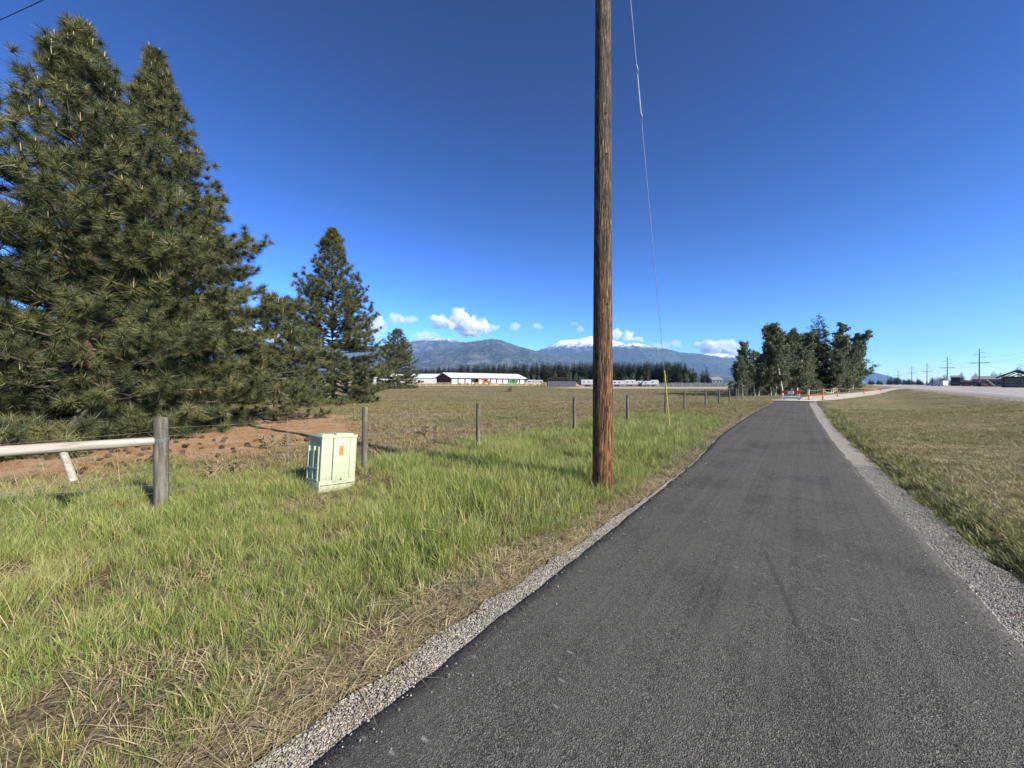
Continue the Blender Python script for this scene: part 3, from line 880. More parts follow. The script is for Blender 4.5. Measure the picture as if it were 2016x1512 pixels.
# dark conifer inside the grove (near: its own denser mesh)
big = conifer_mesh('grove_conifer', 14, 3.4, 77, M['far_needle'], base=.05, n=9000, shape=.5, size=.42)
x, y, z = at(1612, 66)
put_mesh('conifer_tree', big, (x, y, z), 1.0, .3, 'dark tall conifer rising in the middle of the poplar grove', 'tree')
r = np.random.default_rng(90)
us = np.concatenate([np.linspace(700, 1168, 92), np.linspace(1200, 1356, 40), [1366, 1378, 1395]])
for i, u in enumerate(us):
    for row in range(2 if u < 1350 else 1):
        y = r.uniform(268, 292)+row*26; uu = u+r.normal()*2.6+row*3
        top = np.interp(uu, [700, 830, 900, 1000, 1100, 1168, 1210, 1300, 1345, 1365, 1400], [724, 722, 718, 714, 711, 711, 711, 711, 711, 718, 721])+r.uniform(-2, 5)
        x, y, z = at(uu, y); H_ = (756-top)/F*y+CAM_H-z
        k = int(r.integers(0, 4))
        reg = [w for lim, w in ((845, 'left of the barn'), (1038, 'behind the white roof of the barn'), (1168, 'behind the log pile, left of the utility pole'), (1305, 'behind the white trailers right of the utility pole'), (9999, 'between the yellow guy marker and the grove')) if uu < lim]
        put_mesh('conifer_tree', con[k], (x, y, z), (H_/16*r.uniform(.85, 1.15), H_/16, H_/16), r.random()*6, 'dark conifer in the tree line '+reg[0], 'tree', 'conifers in the tree line '+reg[0])
x, y, z = at(1276, 262)
put_mesh('dead_conifer', con_brown, (x, y, z), .95, 0, 'brown dying conifer in the tree line right of the utility pole', 'tree')
pal = [make_tree('leafy_tree', 'aspen_bark', 'pale_leaf', H=8, seed=64, lead=2, nleaf=1100, leaf=.55, spread=.42, bare=.05)]
for i, u in enumerate([828, 842, 930, 975, 990, 1040, 1052, 1062, 1092, 1120, 1132, 1141, 1148, 1236, 1228, 1244, 1262, 1310, 1370, 1352]):
    o = pal[0] if i == 0 else copy_tree(pal[0])
    x, y, z = at(u, r.uniform(246, 258)); k = r.uniform(.55, 1.0)
    o.location = (x, y, z); o.scale = (k, k, k); o.rotation_euler = (0, 0, i)
    tag(o, 'pale green leafy tree at the foot of the dark conifer line', 'tree', 'leafy trees in front of the conifer line')

# ------------------------------------------------------------------ utility pole, guy wire, overhead wire
t = NT('pole_wood', .75, .3)
co = t.coord()
Zp = t.sep(co)[2]
gr = t.noise(t.mapping(co, (48, 48, 4.2)), 1.0, 6, .68, .3)
gr2 = t.noise(t.mapping(co, (64, 64, 8.0)), 1.0, 4, .7)
kn = t.voro(t.mapping(co, (6, 6, 2.4)), 1.0)
low = t.ramp(gr, [(.39,(.012,.006,.0035)), (.47,(.080,.034,.012)), (.55,(.20,.088,.030)), (.66,(.38,.215,.09))])
high = t.ramp(gr, [(.42,(.010,.007,.005)), (.49,(.055,.036,.022)), (.58,(.115,.078,.046)), (.70,(.38,.275,.155))])
c = t.mix(t.ramp(t.math('DIVIDE', Zp, 6.0), [(.12, 0.0), (.75, 1.0)]), low, high)
c = t.mix(t.ramp(gr2, [(.60,0.0),(.70,.8)]), c, (.44,.31,.16))
c = t.mix(t.ramp(kn, [(.0,.9),(.10,0.0)]), c, (.02,.013,.009))
t.color(c)
t.bump(t.math('ADD', gr, t.math('MULTIPLY', gr2, .6)), 1.0, .035)
M['pole_wood'] = t.m
PX, PY = 1.445, 6.07
pole = empty('utility_pole', (PX, PY, gz(PX, PY))); tag(pole, 'thick brown wooden utility pole rising from the grass beside the path', 'utility pole')
hs = np.concatenate([np.linspace(-.3, 8.2, 170), np.linspace(8.4, 12.2, 30)])
ang = np.linspace(0, 2*PI, 49)[:-1]
Hh, An = np.meshgrid(hs, ang, indexing='ij')
rr = (.163-.0056*Hh)*(1+.02*fbm(np.cos(An)*2+5, np.sin(An)*2+Hh*.7, 3))+.0035*fbm(An*14, Hh*.9, 3)
lx = .0005*(Hh)
PVv = np.stack([rr*np.cos(An)+lx-.012, rr*np.sin(An), Hh], -1).reshape(-1, 3)
idx = np.arange(Hh.size).reshape(Hh.shape)
q = np.stack([idx[:-1], np.roll(idx[:-1], -1, 1), np.roll(idx[1:], -1, 1), idx[1:]], -1).reshape(-1, 4)
top_i = len(PVv); PVv = np.vstack([PVv, [[lx.max()-.012, 0, 12.22]]])
fs = [tuple(k) for k in q]+[(int(idx[-1, k]), int(idx[-1, (k+1) % 48]), top_i) for k in range(48)]
mesh_np('shaft', PVv, fs, M['pole_wood'], pole, smooth=True)
M['galv'] = plain('galvanised_steel', (.45,.46,.47), .45, .5, .15, metal=.7)
M['dark_hole'] = plain('bored_hole', (.012,.009,.007), .95, .05)
mb = MB()
for hh, a in ((5.85, -1.45), (5.22, -1.35), (2.9, -1.3)):
    cx_, cy_ = -.012, 0; rad = .163-.0056*hh
    d = Vector((math.cos(a), math.sin(a), 0)); p = Vector((cx_, cy_, hh))+d*(rad-.02)
    mb.tube([p, p+d*.026], .014, 10)
mb.build('bolt_hole', M['dark_hole'], pole)
MB().tube([(.11, -.12, 11.7), (.11, .2, 11.7)], .012, 6).build('guy_bolt', M['galv'], pole)

M['steel_wire'] = plain('steel_strand', (.42,.44,.47), .4, .5, .1, metal=.5)
M['fibreglass'] = plain('fibreglass_rod', (.55,.57,.60), .4, .5, .08)
M['yellow_plastic'] = plain('yellow_plastic', (.55,.47,.09), .45, .4, .08)
GA = Vector((5.62, 13.7, gz(5.62, 13.7))); GT = Vector((PX+.10, PY+.12, 11.85+gz(PX, PY)))
guy = empty('guy_wire', GA); tag(guy, 'steel guy wire running up from a yellow marker sleeve to the pole top', 'guy wire')
dv = GT-GA
L = lambda k: dv*k
MB().tube([L(-.015), L(.02)], .02, 8).build('anchor_rod', M['galv'], guy)
MB().tube([L(.015), L(.655)], .0068, 6).build('lower_strand', M['steel_wire'], guy)
MB().tube([L(.715), L(1.0)], .0068, 6).build('upper_strand', M['steel_wire'], guy)
MB().tube([L(.66), L(.71)], .013, 8).build('insulator_rod', M['fibreglass'], guy)
for k0, k1 in ((.648, .664), (.706, .722)):
    c_ = MB(); p0, p1 = L(k0), L(k1)
    sidev = dv.cross(Vector((0, 0, 1))).normalized()*.022
    c_.tube([p0, p0+(p1-p0)*.5+sidev, p1], .008, 6).tube([p0, p0+(p1-p0)*.5-sidev, p1], .008, 6).tube([p0+(p1-p0)*.45-sidev*1.3, p0+(p1-p0)*.45+sidev*1.3], .012, 6)
    c_.build('clevis', M['galv'], guy)
MB().tube([L(.018), L(.05), L(.16), L(.176)], [.020, .023, .023, .021], 10).build('marker_sleeve', M['yellow_plastic'], guy, smooth=True)

M['cable'] = plain('black_cable', (.035,.037,.042), .6, .3)
A0, A1 = Vector((PX+.1, PY, 12.0)), Vector((-62, 24.5, 12.2))
pts = [A0.lerp(A1, k/40)-Vector((0, 0, 4*.4*(k/40)*(1-k/40))) for k in range(41)]
ow = MB().tube([p-A0 for p in pts], .011, 6).build('overhead_wire', M['cable'])
ow.location = A0; tag(ow, 'thin dark overhead wire crossing the sky above the tallest pine', 'wire')

# ------------------------------------------------------------------ wire fence with wooden posts
t = NT('weathered_wood', .9, .15)
co = t.coord(); g = t.noise(t.mapping(co, (22,22,2.2)), 1.0, 5, .65); li = t.noise(co, 7, 4, .6); rd = t.rand()
c = t.ramp(g, [(.3,(.05,.043,.033)), (.5,(.115,.10,.078)), (.7,(.21,.19,.15))])
c = t.mix(t.ramp(li, [(.56,0.0),(.68,.6)]), c, (.17,.175,.095))
c = t.mix(t.ramp(t.noise(co, 26, 2), [(.68,0.0),(.74,.7)]), c, (.36,.34,.22))
t.color(c); t.bump(g, .9, .015); M['post_wood'] = t.m
t = NT('bleached_rail', .85, .15)
co = t.coord(); g = t.noise(t.mapping(co, (2.0,26,26)), 1.0, 5, .65)
t.color(t.ramp(g, [(.3,(.20,.175,.14)), (.45,(.30,.265,.21)), (.7,(.42,.38,.31))])); t.bump(g, .8, .012); M['rail_wood'] = t.m
POSTS = [(-4.81,5.27,1.22,.083,0), (-2.76,7.2,1.22,.056,.02), (-.88,9.98,1.2,.06,.005), (2.27,14.0,1.2,.062,-.012), (5.08,16.9,1.2,.062,.0), (8.42,21.1,1.2,.06,.0),
         (11.3,25.2,1.22,.062,-.02), (14.6,29.0,1.2,.06,.01), (17.6,32.7,1.2,.06,0), (20.4,36.1,1.22,.06,0), (23.1,39.6,1.2,.06,.02), (25.8,43.1,1.2,.06,0), (28.6,46.9,1.2,.06,-.02)]
fence = empty('wire_fence', (0, 0, 0)); tag(fence, 'wire stock fence on round weathered posts along the left of the path', 'fence')
tops = []
for i, (x, y, h, rad, ln) in enumerate(POSTS):
    z = gz(x, y); n = 12
    bx, by = random.uniform(-.012, .012), ln
    prs = [(bx*k, by*k, -.25+(h+.25)*k) for k in (0, .3, .6, .9, .985, 1)]
    o = MB().tube(prs, [rad*1.05, rad*1.03, rad, rad*.97, rad*.96, rad*.88], 14).build('post', M['post_wood'], fence, smooth=True)
    o.location = (x, y, z)
    if i == 0: o['label'] = 'thick lichen spotted corner post'
    tops.append((Vector((x, y, z)), h, rad))
M['old_wire'] = plain('old_wire', (.22,.21,.19), .6, .3, .2)
def wire(name, pts, rad=.0022):
    return MB().tube(pts, rad*.62, 5, cap=False).build(name, M['old_wire'], fence)
lft = Vector((-1, 0, 0))
for hgt in (.22, .47, .72, .97, 1.08):
    pts = []
    for (p, h, rad) in tops:
        nrm = Vector((-DP[0], -DP[1], 0))*(-rad-.004)
        pts.append(p+Vector((0, 0, hgt))+nrm)
    full = []
    for a, b in zip(pts[:-1], pts[1:]):
        for k in range(6): full.append(a.lerp(b, k/6)-Vector((0, 0, .05*(k/6)*(1-k/6)*4*(.4 if hgt > .9 else .8))))
    full.append(pts[-1])
    wire('wire_strand', full, .0021 if hgt > .3 else .0017)
# braced end: rail, twitch stick and brace wires running off to the left
rdv = Vector((-.61, -.79, 0)).normalized()
P0 = tops[0][0]
railL = 3.3
ro = MB().tube([(-.02,0,0),(.02,0,0),(.5,.004,.002),(1.2,-.006,.006),(2.2,.006,-.004),(railL,0,0)], [.05,.056,.059,.061,.063,.065], 12).build('brace_rail', M['rail_wood'], fence, smooth=True)
ro.location = P0+Vector((0, 0, .905))+rdv*.08+Vector((.0, -.02, 0))
ro.rotation_euler = (0, math.radians(-1.2), math.atan2(rdv.y, rdv.x))
ro['label'] = 'bleached grey horizontal brace rail'
st = MB().tube([(0,0,0),(.05,0,-.15),(.12,-.01,-.37)], [.034,.038,.040], 10).build('twitch_stick', M['rail_wood'], fence, smooth=True)
mid = P0+rdv*.88
st.location = mid+Vector((0, 0, .885)); st['label'] = 'short wooden stick hanging below the brace rail'
st.rotation_euler = (0, 0, .2)
far_ = P0+rdv*2.6
cr = mid+rdv*.55+Vector((0,0,.46))
for a, b in (((P0+Vector((0,0,.30))), cr), (cr, far_+Vector((0,0,.30))), (mid+Vector((.07,-.01,.55)), cr), (P0+Vector((0,0,.52)), cr), (cr, far_+Vector((0,0,.62)))):
    wire('brace_wire', [a, (a+b)/2-Vector((0,0,.012)), b], .0028)
for hgt in (.2, .78, 1.03):
    wire('wire_strand', [P0+Vector((0,0,hgt)), P0+rdv*2+Vector((0,0,hgt-.03)), P0+rdv*4+Vector((0,0,hgt))], .0021)
bw = MB()
for k in range(4):
    pr = [P0+Vector((math.cos(a)*.09, math.sin(a)*.09, .90+.012*k+.012*math.sin(a))) for a in np.linspace(0, 2*PI, 14)]
    bw.tube(pr, .0024, 4, cap=False)
bw.build('tie_wire', M['steel_wire'], fence)
for (x, y, h) in ((-4.05, 6.95, 1.05), (-1.9, 9.1, .98), (.5, 12.0, .95), (3.6, 15.4, .95), (6.7, 19.0, .95)):
    o = MB().tube([(0,0,-.1),(.012,0,h*.5),(-.01,.005,h)], .003, 5).build('wire_stay', M['old_wire'], fence); o.location = (x, y, gz(x, y))

# ------------------------------------------------------------------ pale green cable pedestal
t = NT('pale_green_plastic', .55, .35)
co = t.coord(); zz = t.sep(co)[2]
c = t.ramp(t.noise(co, 4, 4), [(.3,(.335,.37,.235)), (.7,(.39,.42,.27))])
c = t.mix(t.math('MULTIPLY', t.ramp(zz, [(.05,.8),(.30,0.0)]), t.ramp(t.noise(co, 14, 4, .7), [(.4,0.0),(.65,1.0)])), c, (.20,.165,.10))
c = t.mix(t.ramp(t.noise(t.mapping(co, (9,9,1.2)), 2.0, 4, .7), [(.60,0.0),(.75,.35)]), c, (.27,.27,.18))
t.color(c); M['ped'] = t.m
M['ped_dark'] = plain('pedestal_gap', (.03,.035,.03), .8, .2)
M['sticker'] = plain('orange_sticker', (.85,.22,.03), .55, .3, .05)
M['ink'] = plain('sticker_print', (.10,.05,.03), .7, .2)
ped = empty('cable_pedestal', (-2.92, 5.80, gz(-2.8, 6.0)+.03)); tag(ped, 'pale green plastic cable pedestal with orange sticker, tilting beside the fence', 'utility box')
# local x = along the front (away from camera), local y = into the box, front face at y=0
ped.rotation_euler = (math.radians(-2.0), math.radians(4.6), math.atan2(DS[1], DS[0]))
bw_, bd_, bh_ = .60, .46, .86
b = MB()
b.bbox((.0, .0, -.1), (bw_, bd_, .16), .02); b.build('base_skirt', M['ped'], ped, smooth=True)
b = MB()
def taper(z): return .022*z
def prism4(mb, x0, x1, y0, y1, z0, z1, k0, k1):
    mb.add([(x0+k0,y0+k0,z0),(x1-k0,y0+k0,z0),(x1-k0,y1-k0,z0),(x0+k0,y1-k0,z0),(x0+k1,y0+k1,z1),(x1-k1,y0+k1,z1),(x1-k1,y1-k1,z1),(x0+k1,y1-k1,z1)],
           [(3,2,1,0),(4,5,6,7),(0,1,5,4),(1,2,6,5),(2,3,7,6),(3,0,4,7)])
prism4(b, .02, bw_-.02, .022, bd_-.02, .16, bh_-.04, 0, .012)
o = b.build('body', M['ped'], ped)
md = o.modifiers.new('bevel', 'BEVEL'); md.width = .012; md.segments = 2; md.limit_method = 'ANGLE'
b = MB()
b.bbox((.012, .004, .13), (.19, .05, bh_-.05), .012); b.build('front_panel', M['ped'], ped, smooth=True)
b = MB()
b.bbox((.198, -.006, .125), (.47, .05, bh_-.055), .010); b.build('front_panel', M['ped'], ped, smooth=True)
b = MB()
b.bbox((.478, .004, .13), (bw_-.012, .05, bh_-.05), .012); b.build('front_panel', M['ped'], ped, smooth=True)
b = MB().bbox((.002, -.006, bh_-.055), (bw_-.002, bd_-.004, bh_-.005), .016).bbox((.05, .06, bh_-.012), (.22, bd_-.06, bh_+.012), .01).bbox((.26, .05, bh_-.012), (bw_-.05, bd_-.05, bh_+.016), .012)
b.build('lid', M['ped'], ped, smooth=True)
for k, (z0, z1) in enumerate(((.36, .68), (.18, .335))):       # frames on the left side, recessed pockets between
    b = MB()
    for (y0, y1) in ((.07, .10), (.21, .24), (.38, .41)):
        b.box((-.004, y0, z0), (.03, y1, z1))
    b.box((-.008, .06, z0-.022), (.03, .42, z0)); b.build('side_rib', M['ped'], ped)
b = MB().box((bw_-.03, .07, .5), (bw_+.012, .12, .53)).box((bw_-.03, .07, .28), (bw_+.012, .12, .31)); b.build('hinge', M['ped'], ped)
b = MB().box((.02, -.004, .085), (bw_-.02, .02, .093)); b.build('seam', M['ped_dark'], ped)
b = MB().tube([(.335, -.014, .16), (.335, .01, .16)], .012, 10); b.build('latch', M['ped_dark'], ped)
b = MB().box((.288, -.0085, .535), (.362, -.002, .685)); stk = b.build('sticker', M['sticker'], ped)
b = MB()
for (x0, x1, z0, z1) in ((.294,.356,.674,.679), (.302,.348,.632,.637), (.312,.336,.618,.623), (.334,.342,.605,.630), (.306,.314,.590,.615), (.312,.340,.598,.603), (.302,.346,.580,.584), (.296,.354,.556,.559), (.296,.350,.546,.549)):
    b.box((x0, -.0100, z0), (x1, -.0080, z1))
b.build('sticker_print', M['ink'], stk)

# ------------------------------------------------------------------ barricade, plank and orange posts at the path end
M['barr_red'] = plain('barricade_red', (.42,.05,.035), .6, .3, .15)
M['barr_white'] = plain('white_post', (.75,.74,.70), .6, .3, .08)
M['sign_white'] = plain('sign_white', (.80,.80,.80), .5, .3, .04)
M['sign_ink'] = plain('sign_ink', (.03,.03,.035), .6, .2)
M['grey_plank'] = plain('grey_plank', (.30,.32,.34), .8, .2, .2)
bx, by, bz = at(1557, 41.5); bz = float(rise(bx, by))+.075
bar = empty('barricade', (bx, by, bz), -math.radians(33)); bar.scale = (.70, 1, .95); tag(bar, 'red and white barricade with a small white sign closing the path', 'barricade')
for xx in (-1.08, 1.08):
    MB().box((xx-.05, -.03, 0), (xx+.05, .05, .98)).build('leg', M['barr_white'], bar)
    MB().box((xx-.06, -.45, 0), (xx+.06, .45, .09)).build('foot', M['barr_white'], bar)
for (x0, x1) in ((-1.32, -.36), (.36, 1.32)):
    o = MB().box((x0, -.055, .66), (x1, -.03, .96)).build('board', M['barr_red'], bar)
sg = MB().box((-.38, -.075, .58), (.38, -.05, .92)).build('sign', M['sign_white'], bar)
b = MB()
for z0 in (.79, .65):
    xx = -.31; k = 0
    while xx < .28:
        w_ = (.055, .07, .045, .06)[k % 4]; b.box((xx, -.079, z0), (xx+w_, -.0755, z0+.075)); xx += w_+.028; k += 1
b.build('sign_lettering', M['sign_ink'], sg)
MB().box((-1.0, -.03, .25), (1.0, .0, .36)).build('lower_rail', M['barr_white'], bar)
px_, py_, pz_ = at(1559, 39.6); pz_ = float(rise(px_, py_))+.075
pk = empty('grey_plank', (px_, py_, pz_), -math.radians(33)); pk.scale = (.70, 1, 1); tag(pk, 'low grey plank on two blocks lying in front of the barricade', 'plank')
MB().bbox((-1.12, -.16, .10), (1.12, .16, .26), .015).build('board', M['grey_plank'], pk)
for xx in (-.95, .85): MB().bbox((xx-.12, -.17, 0), (xx+.12, .15, .10), .01).build('block', M['grey_plank'], pk)

M['orange'] = plain('orange_plastic', (.78,.13,.04), .5, .35, .1)
M['orange_pale'] = plain('reflective_band', (.80,.62,.45), .4, .4, .06)
M['rubber'] = plain('black_rubber', (.03,.03,.03), .8, .2)
M['tape'] = plain('yellow_tape', (.36,.32,.15), .5, .3, .1)
DEL = [(1592, 39.8, 1.1, 1, .03, 'orange delineator post nearest the barricade, with a pale upper half'),
       (1620, 40.2, 1.22, 0, .04, 'tall all orange delineator post on the grass corner of the detour'),
       (1649, 51, 1.2, 0, -.09, 'leaning orange delineator post third along the taped detour'),
       (1701, 62, 1.1, 0, -.05, 'orange delineator post in the verge, second from the highway end of the tape'),
       (1734, 78, 1.0, 0, .12, 'small leaning orange delineator post at the highway end of the tape'),
       (1570, 44, 1.25, 1, 0, 'orange delineator post standing behind the barricade sign'),
       (1680, 74, 1.2, 1, 0, 'thin pale delineator post on the far side of the detour')]
tp = []
for (u, y, h, k, ln, lab) in DEL:
    x, y, z = at(u, y); z = max(z, float(rise(x, y))+.04)
    o = empty('delineator_post', (x, y, z)); o.rotation_euler = (0, ln, 0); tag(o, lab, 'traffic post', 'orange posts along the detour')
    MB().tube([(0,0,.05),(0,0,h*.55)], [.06,.055], 10).build('tube', M['orange'], o, smooth=True)
    MB().tube([(0,0,h*.55),(0,0,h)], [.055,.045], 10).build('upper_tube', M['orange_pale' if k else 'orange'], o, smooth=True)
    MB().tube([(0,0,0),(0,0,.05)], [.22,.17], 8).build('foot', M['rubber'], o)
    tp.append(Vector((x, y, z+h*.88))+Vector((math.sin(ln)*h*.88, 0, 0)))
def tape(name, a, b, sag, lab, mat_, w=.024):
    n = 14; v = []; f = []
    pts = [a.lerp(b, k/n)-Vector((0, 0, sag*4*(k/n)*(1-k/n))) for k in range(n+1)]
    d = (b-a).cross(Vector((0, 0, 1))).normalized()*.002
    mb = MB()
    for p0, p1 in zip(pts[:-1], pts[1:]):
        mb.add([p0+d, p1+d, p1+d+Vector((0,0,w)), p0+d+Vector((0,0,w)), p0-d, p1-d, p1-d+Vector((0,0,w)), p0-d+Vector((0,0,w))], [(0,1,2,3),(7,6,5,4),(0,3,7,4),(1,5,6,2),(3,2,6,7),(0,4,5,1)])
    o = mb.build(name, mat_); o.data.transform(Matrix.Translation(-a)); o.location = a
    return tag(o, lab, 'tape', 'tapes between the orange posts')
tape('barrier_tape', tp[0], tp[1], .03, 'yellow tape stretched between the two nearest orange posts', M['tape'])
tape('barrier_tape', tp[1], tp[2], .02, 'taut yellow tape from the tall orange post to the leaning post', M['tape'])
tape('barrier_tape', tp[1]-Vector((0,0,.1)), tp[2]-Vector((0,0,.12)), .38, 'sagging yellow tape below the taut one by the leaning post', M['tape'], .06)
tape('barrier_tape', tp[2], tp[3], .12, 'long tape from the leaning post to the verge post', M['tape'])
tape('barrier_tape', tp[3], tp[4], .2, 'yellow tape between the last two posts near the highway', M['tape'])
tape('barrier_tape', tp[0]-Vector((0,0,.6)), tp[1]-Vector((0,0,.68)), .02, 'low orange tape between the two nearest orange posts', M['orange'], .07)
# brown mound by the detour
def mound(name, u, y, w, d, h, mat_, seed):
    n = 26; g = np.linspace(-1, 1, n); X_, Y_ = np.meshgrid(g, g, indexing='ij')
    r_ = np.hypot(X_, Y_); Z_ = np.clip(1-r_**1.6, 0, 1)*(1+.45*fbm(X_*3+seed, Y_*3, 3))*h - .06
    idx = np.arange(n*n).reshape(n, n); q = np.stack([idx[:-1,:-1], idx[1:,:-1], idx[1:,1:], idx[:-1,1:]], -1).reshape(-1, 4)
    o = mesh_np(name, np.stack([X_.ravel()*w/2, Y_.ravel()*d/2, Z_.ravel()], 1), q, mat_, smooth=True)
    x, y, z = at(u, y); o.location = (x, y, z); return o
M['dirt'] = plain('brown_dirt', (.24,.13,.075), .95, .1, .35, 3, bump=.6)
M['tan_dirt'] = plain('tan_dirt', (.34,.26,.16), .95, .1, .25, 2, bump=.6)
tag(mound('dirt_mound', 1713, 88, 4.2, 2.4, .75, M['dirt'], 2), 'low brown dirt mound where the detour meets the highway', 'dirt pile')

# ------------------------------------------------------------------ far field: sheds, fences, trailers, logs
M['white_steel'] = plain('white_steel', (.52,.52,.50), .5, .3, .06, .6)
M['white_roof'] = plain('white_roof', (.62,.62,.61), .45, .3, .05, .4)
M['barn_red'] = plain('barn_red', (.13,.020,.022), .7, .2, .2, .8)
M['trim_red'] = plain('trim_red', (.30,.05,.05), .6, .3)
M['dark_gap'] = plain('open_bay', (.06,.06,.06), .9, .1)
M['dark_wood'] = plain('dark_wood', (.055,.040,.028), .85, .2, .3, 2)
M['yellow_wood'] = plain('new_lumber', (.46,.36,.20), .8, .2, .1, 2)
M['green_paint'] = plain('green_paint', (.05,.22,.10), .6, .3)
M['grey_panel'] = plain('grey_panel', (.085,.09,.095), .7, .3, .15)
M['glass_dark'] = plain('dark_glass', (.02,.025,.03), .15, .6)
M['red_paint'] = plain('red_paint', (.45,.07,.03), .5, .4)
M['grey_wall'] = plain('grey_wall', (.17,.18,.19), .8, .2, .12, 1)
M['grey_roof'] = plain('grey_roof', (.20,.20,.21), .8, .2, .12, 1)
M['silver'] = plain('silver_paint', (.18,.19,.21), .3, .5, .05, metal=.4)

# gabled open barn: A = near corner, long axis d
A = np.array([-31.7, 200.]); B = np.array([8.2, 232.]); ld = (B-A)/np.linalg.norm(B-A); pd = np.array([-ld[1], ld[0]]); LB = float(np.linalg.norm(B-A)); WB = 16
barn = empty('open_barn', (A[0], A[1], gz(*A)), math.atan2(ld[1], ld[0])); tag(barn, 'long white roofed barn with a dark red gable end across the field', 'barn')
eh, rh = 3.3, 5.9
b = MB().prism([(0,0,0),(0,WB,0),(0,WB,eh),(0,WB/2,rh-.15),(0,0,eh)], (.25,0,0)); b.build('gable_wall', M['barn_red'], barn)
b = MB().prism([(LB-.25,0,0),(LB-.25,WB,0),(LB-.25,WB,eh),(LB-.25,WB/2,rh-.15),(LB-.25,0,eh)], (.25,0,0)); b.build('gable_wall', M['white_steel'], barn)
for sgn, y0 in ((0, -.6), (1, WB+.6)):
    b = MB().prism([(-.7,y0,eh-.15),(-.7,WB/2,rh),(-.7,WB/2,rh+.18),(-.7,y0,eh+.03)], (LB+1.4,0,0)); b.build('roof', M['white_roof'], barn)
MB().box((.2,-.02,eh-.55), (LB-.2,.22,eh-.12)).build('fascia', M['trim_red'], barn)
nb_ = 12
for k in range(nb_+1):
    xk = .2+(LB-.5)*k/nb_
    MB().box((xk-.16,-.06,0), (xk+.16,.3,eh-.5)).build('post', M['dark_wood'], barn)
for k in range(nb_):
    xa, xb = .2+(LB-.5)*k/nb_+.16, .2+(LB-.5)*(k+1)/nb_-.16
    lo = 1.0 if k in (2, 3, 7) else .1
    MB().box((xa, .5 if k not in (3,) else 3, lo*.0), (xb, .6 if k != 3 else 3.1, eh-.5)).build('bay_panel', M['white_steel'], barn)
MB().box((.3, WB-.3, 0), (LB-.3, WB-.1, eh)).build('back_wall', M['white_steel'], barn)
gb = MB()
for k in range(1, 16): gb.box((-.03, k-.04, 0), (.0, k+.04, eh+min(k, 16-k)*.31))
gb.build('siding_ribs', M['trim_red'], barn)

def long_shed(name, label, u0, u1, y, depth, eh, rh, wall, roof, wins, cat='building', rz=0.0):
    x0, x1 = (u0-1008)/F*y, (u1-1008)/F*y
    z = gz((x0+x1)/2, y)
    o = empty(name, (x0, y, z), rz); tag(o, label, cat)
    Lh = (x1-x0)*math.cos(rz)
    MB().box((0, 0, -.3), (Lh, depth, eh)).build('wall', M[wall], o)
    MB().prism([(-.1,.02,eh+.01),(-.1,depth-.02,eh+.01),(-.1,depth/2,rh-.15)], (.12,0,0)).prism([(Lh-.02,.02,eh+.01),(Lh-.02,depth-.02,eh+.01),(Lh-.02,depth/2,rh-.15)], (.12,0,0)).build('gable', M[wall], o)
    for y0 in (-.5, depth+.5):
        MB().prism([(-.5,y0,eh-.12),(-.5,depth/2,rh),(-.5,depth/2,rh+.15),(-.5,y0,eh+.06)], (Lh+1,0,0)).build('roof', M[roof], o)
    for k in range(wins):
        xc = Lh*(k+.5)/wins
        w_ = MB().box((xc-.75, -.06, .9), (xc+.75, -.01, 2.2)).build('window', M['grey_panel'], o)
        MB().box((xc-.62, -.075, 1.0), (xc+.62, -.062, 2.1)).build('pane', M['glass_dark'], w_)
    return o
long_shed('white_shed', 'long white shed left of the red gabled barn', 640, 862, 236, 14, 3.6, 6.0, 'white_steel', 'white_roof', 3)
long_shed('white_shed', 'big white steel shed glimpsed low through the pine boughs', 372, 520, 190, 18, 4.6, 6.6, 'white_steel', 'white_roof', 1)
long_shed('white_shed', 'small bright white shed behind the trunk of the middle pine', 662, 686, 205, 8, 4.4, 6.2, 'white_steel', 'white_roof', 1)
long_shed('green_shed', 'small green shed at the right end of the barn', 1003, 1018, 176, 3, 1.5, 2.2, 'green_paint', 'green_paint', 1)
long_shed('grey_house', 'far grey roofed house left of the grove', 1402, 1423, 330, 10, 3.2, 5.6, 'grey_wall', 'grey_roof', 3)
x, y, z = at(757, 140)
gbx = empty('green_dumpster', (x, y, z)); tag(gbx, 'dark green dumpster standing by the rail fence', 'dumpster')
MB().prism([(-1.1,0,.15),(1.1,0,.15),(1.1,0,1.3),(-1.1,0,1.15)], (0,1.5,0)).build('bin', M['green_paint'], gbx)
MB().box((-1.15,-.05,1.31), (1.15,1.55,1.37)).build('lid', M['dark_wood'], gbx)

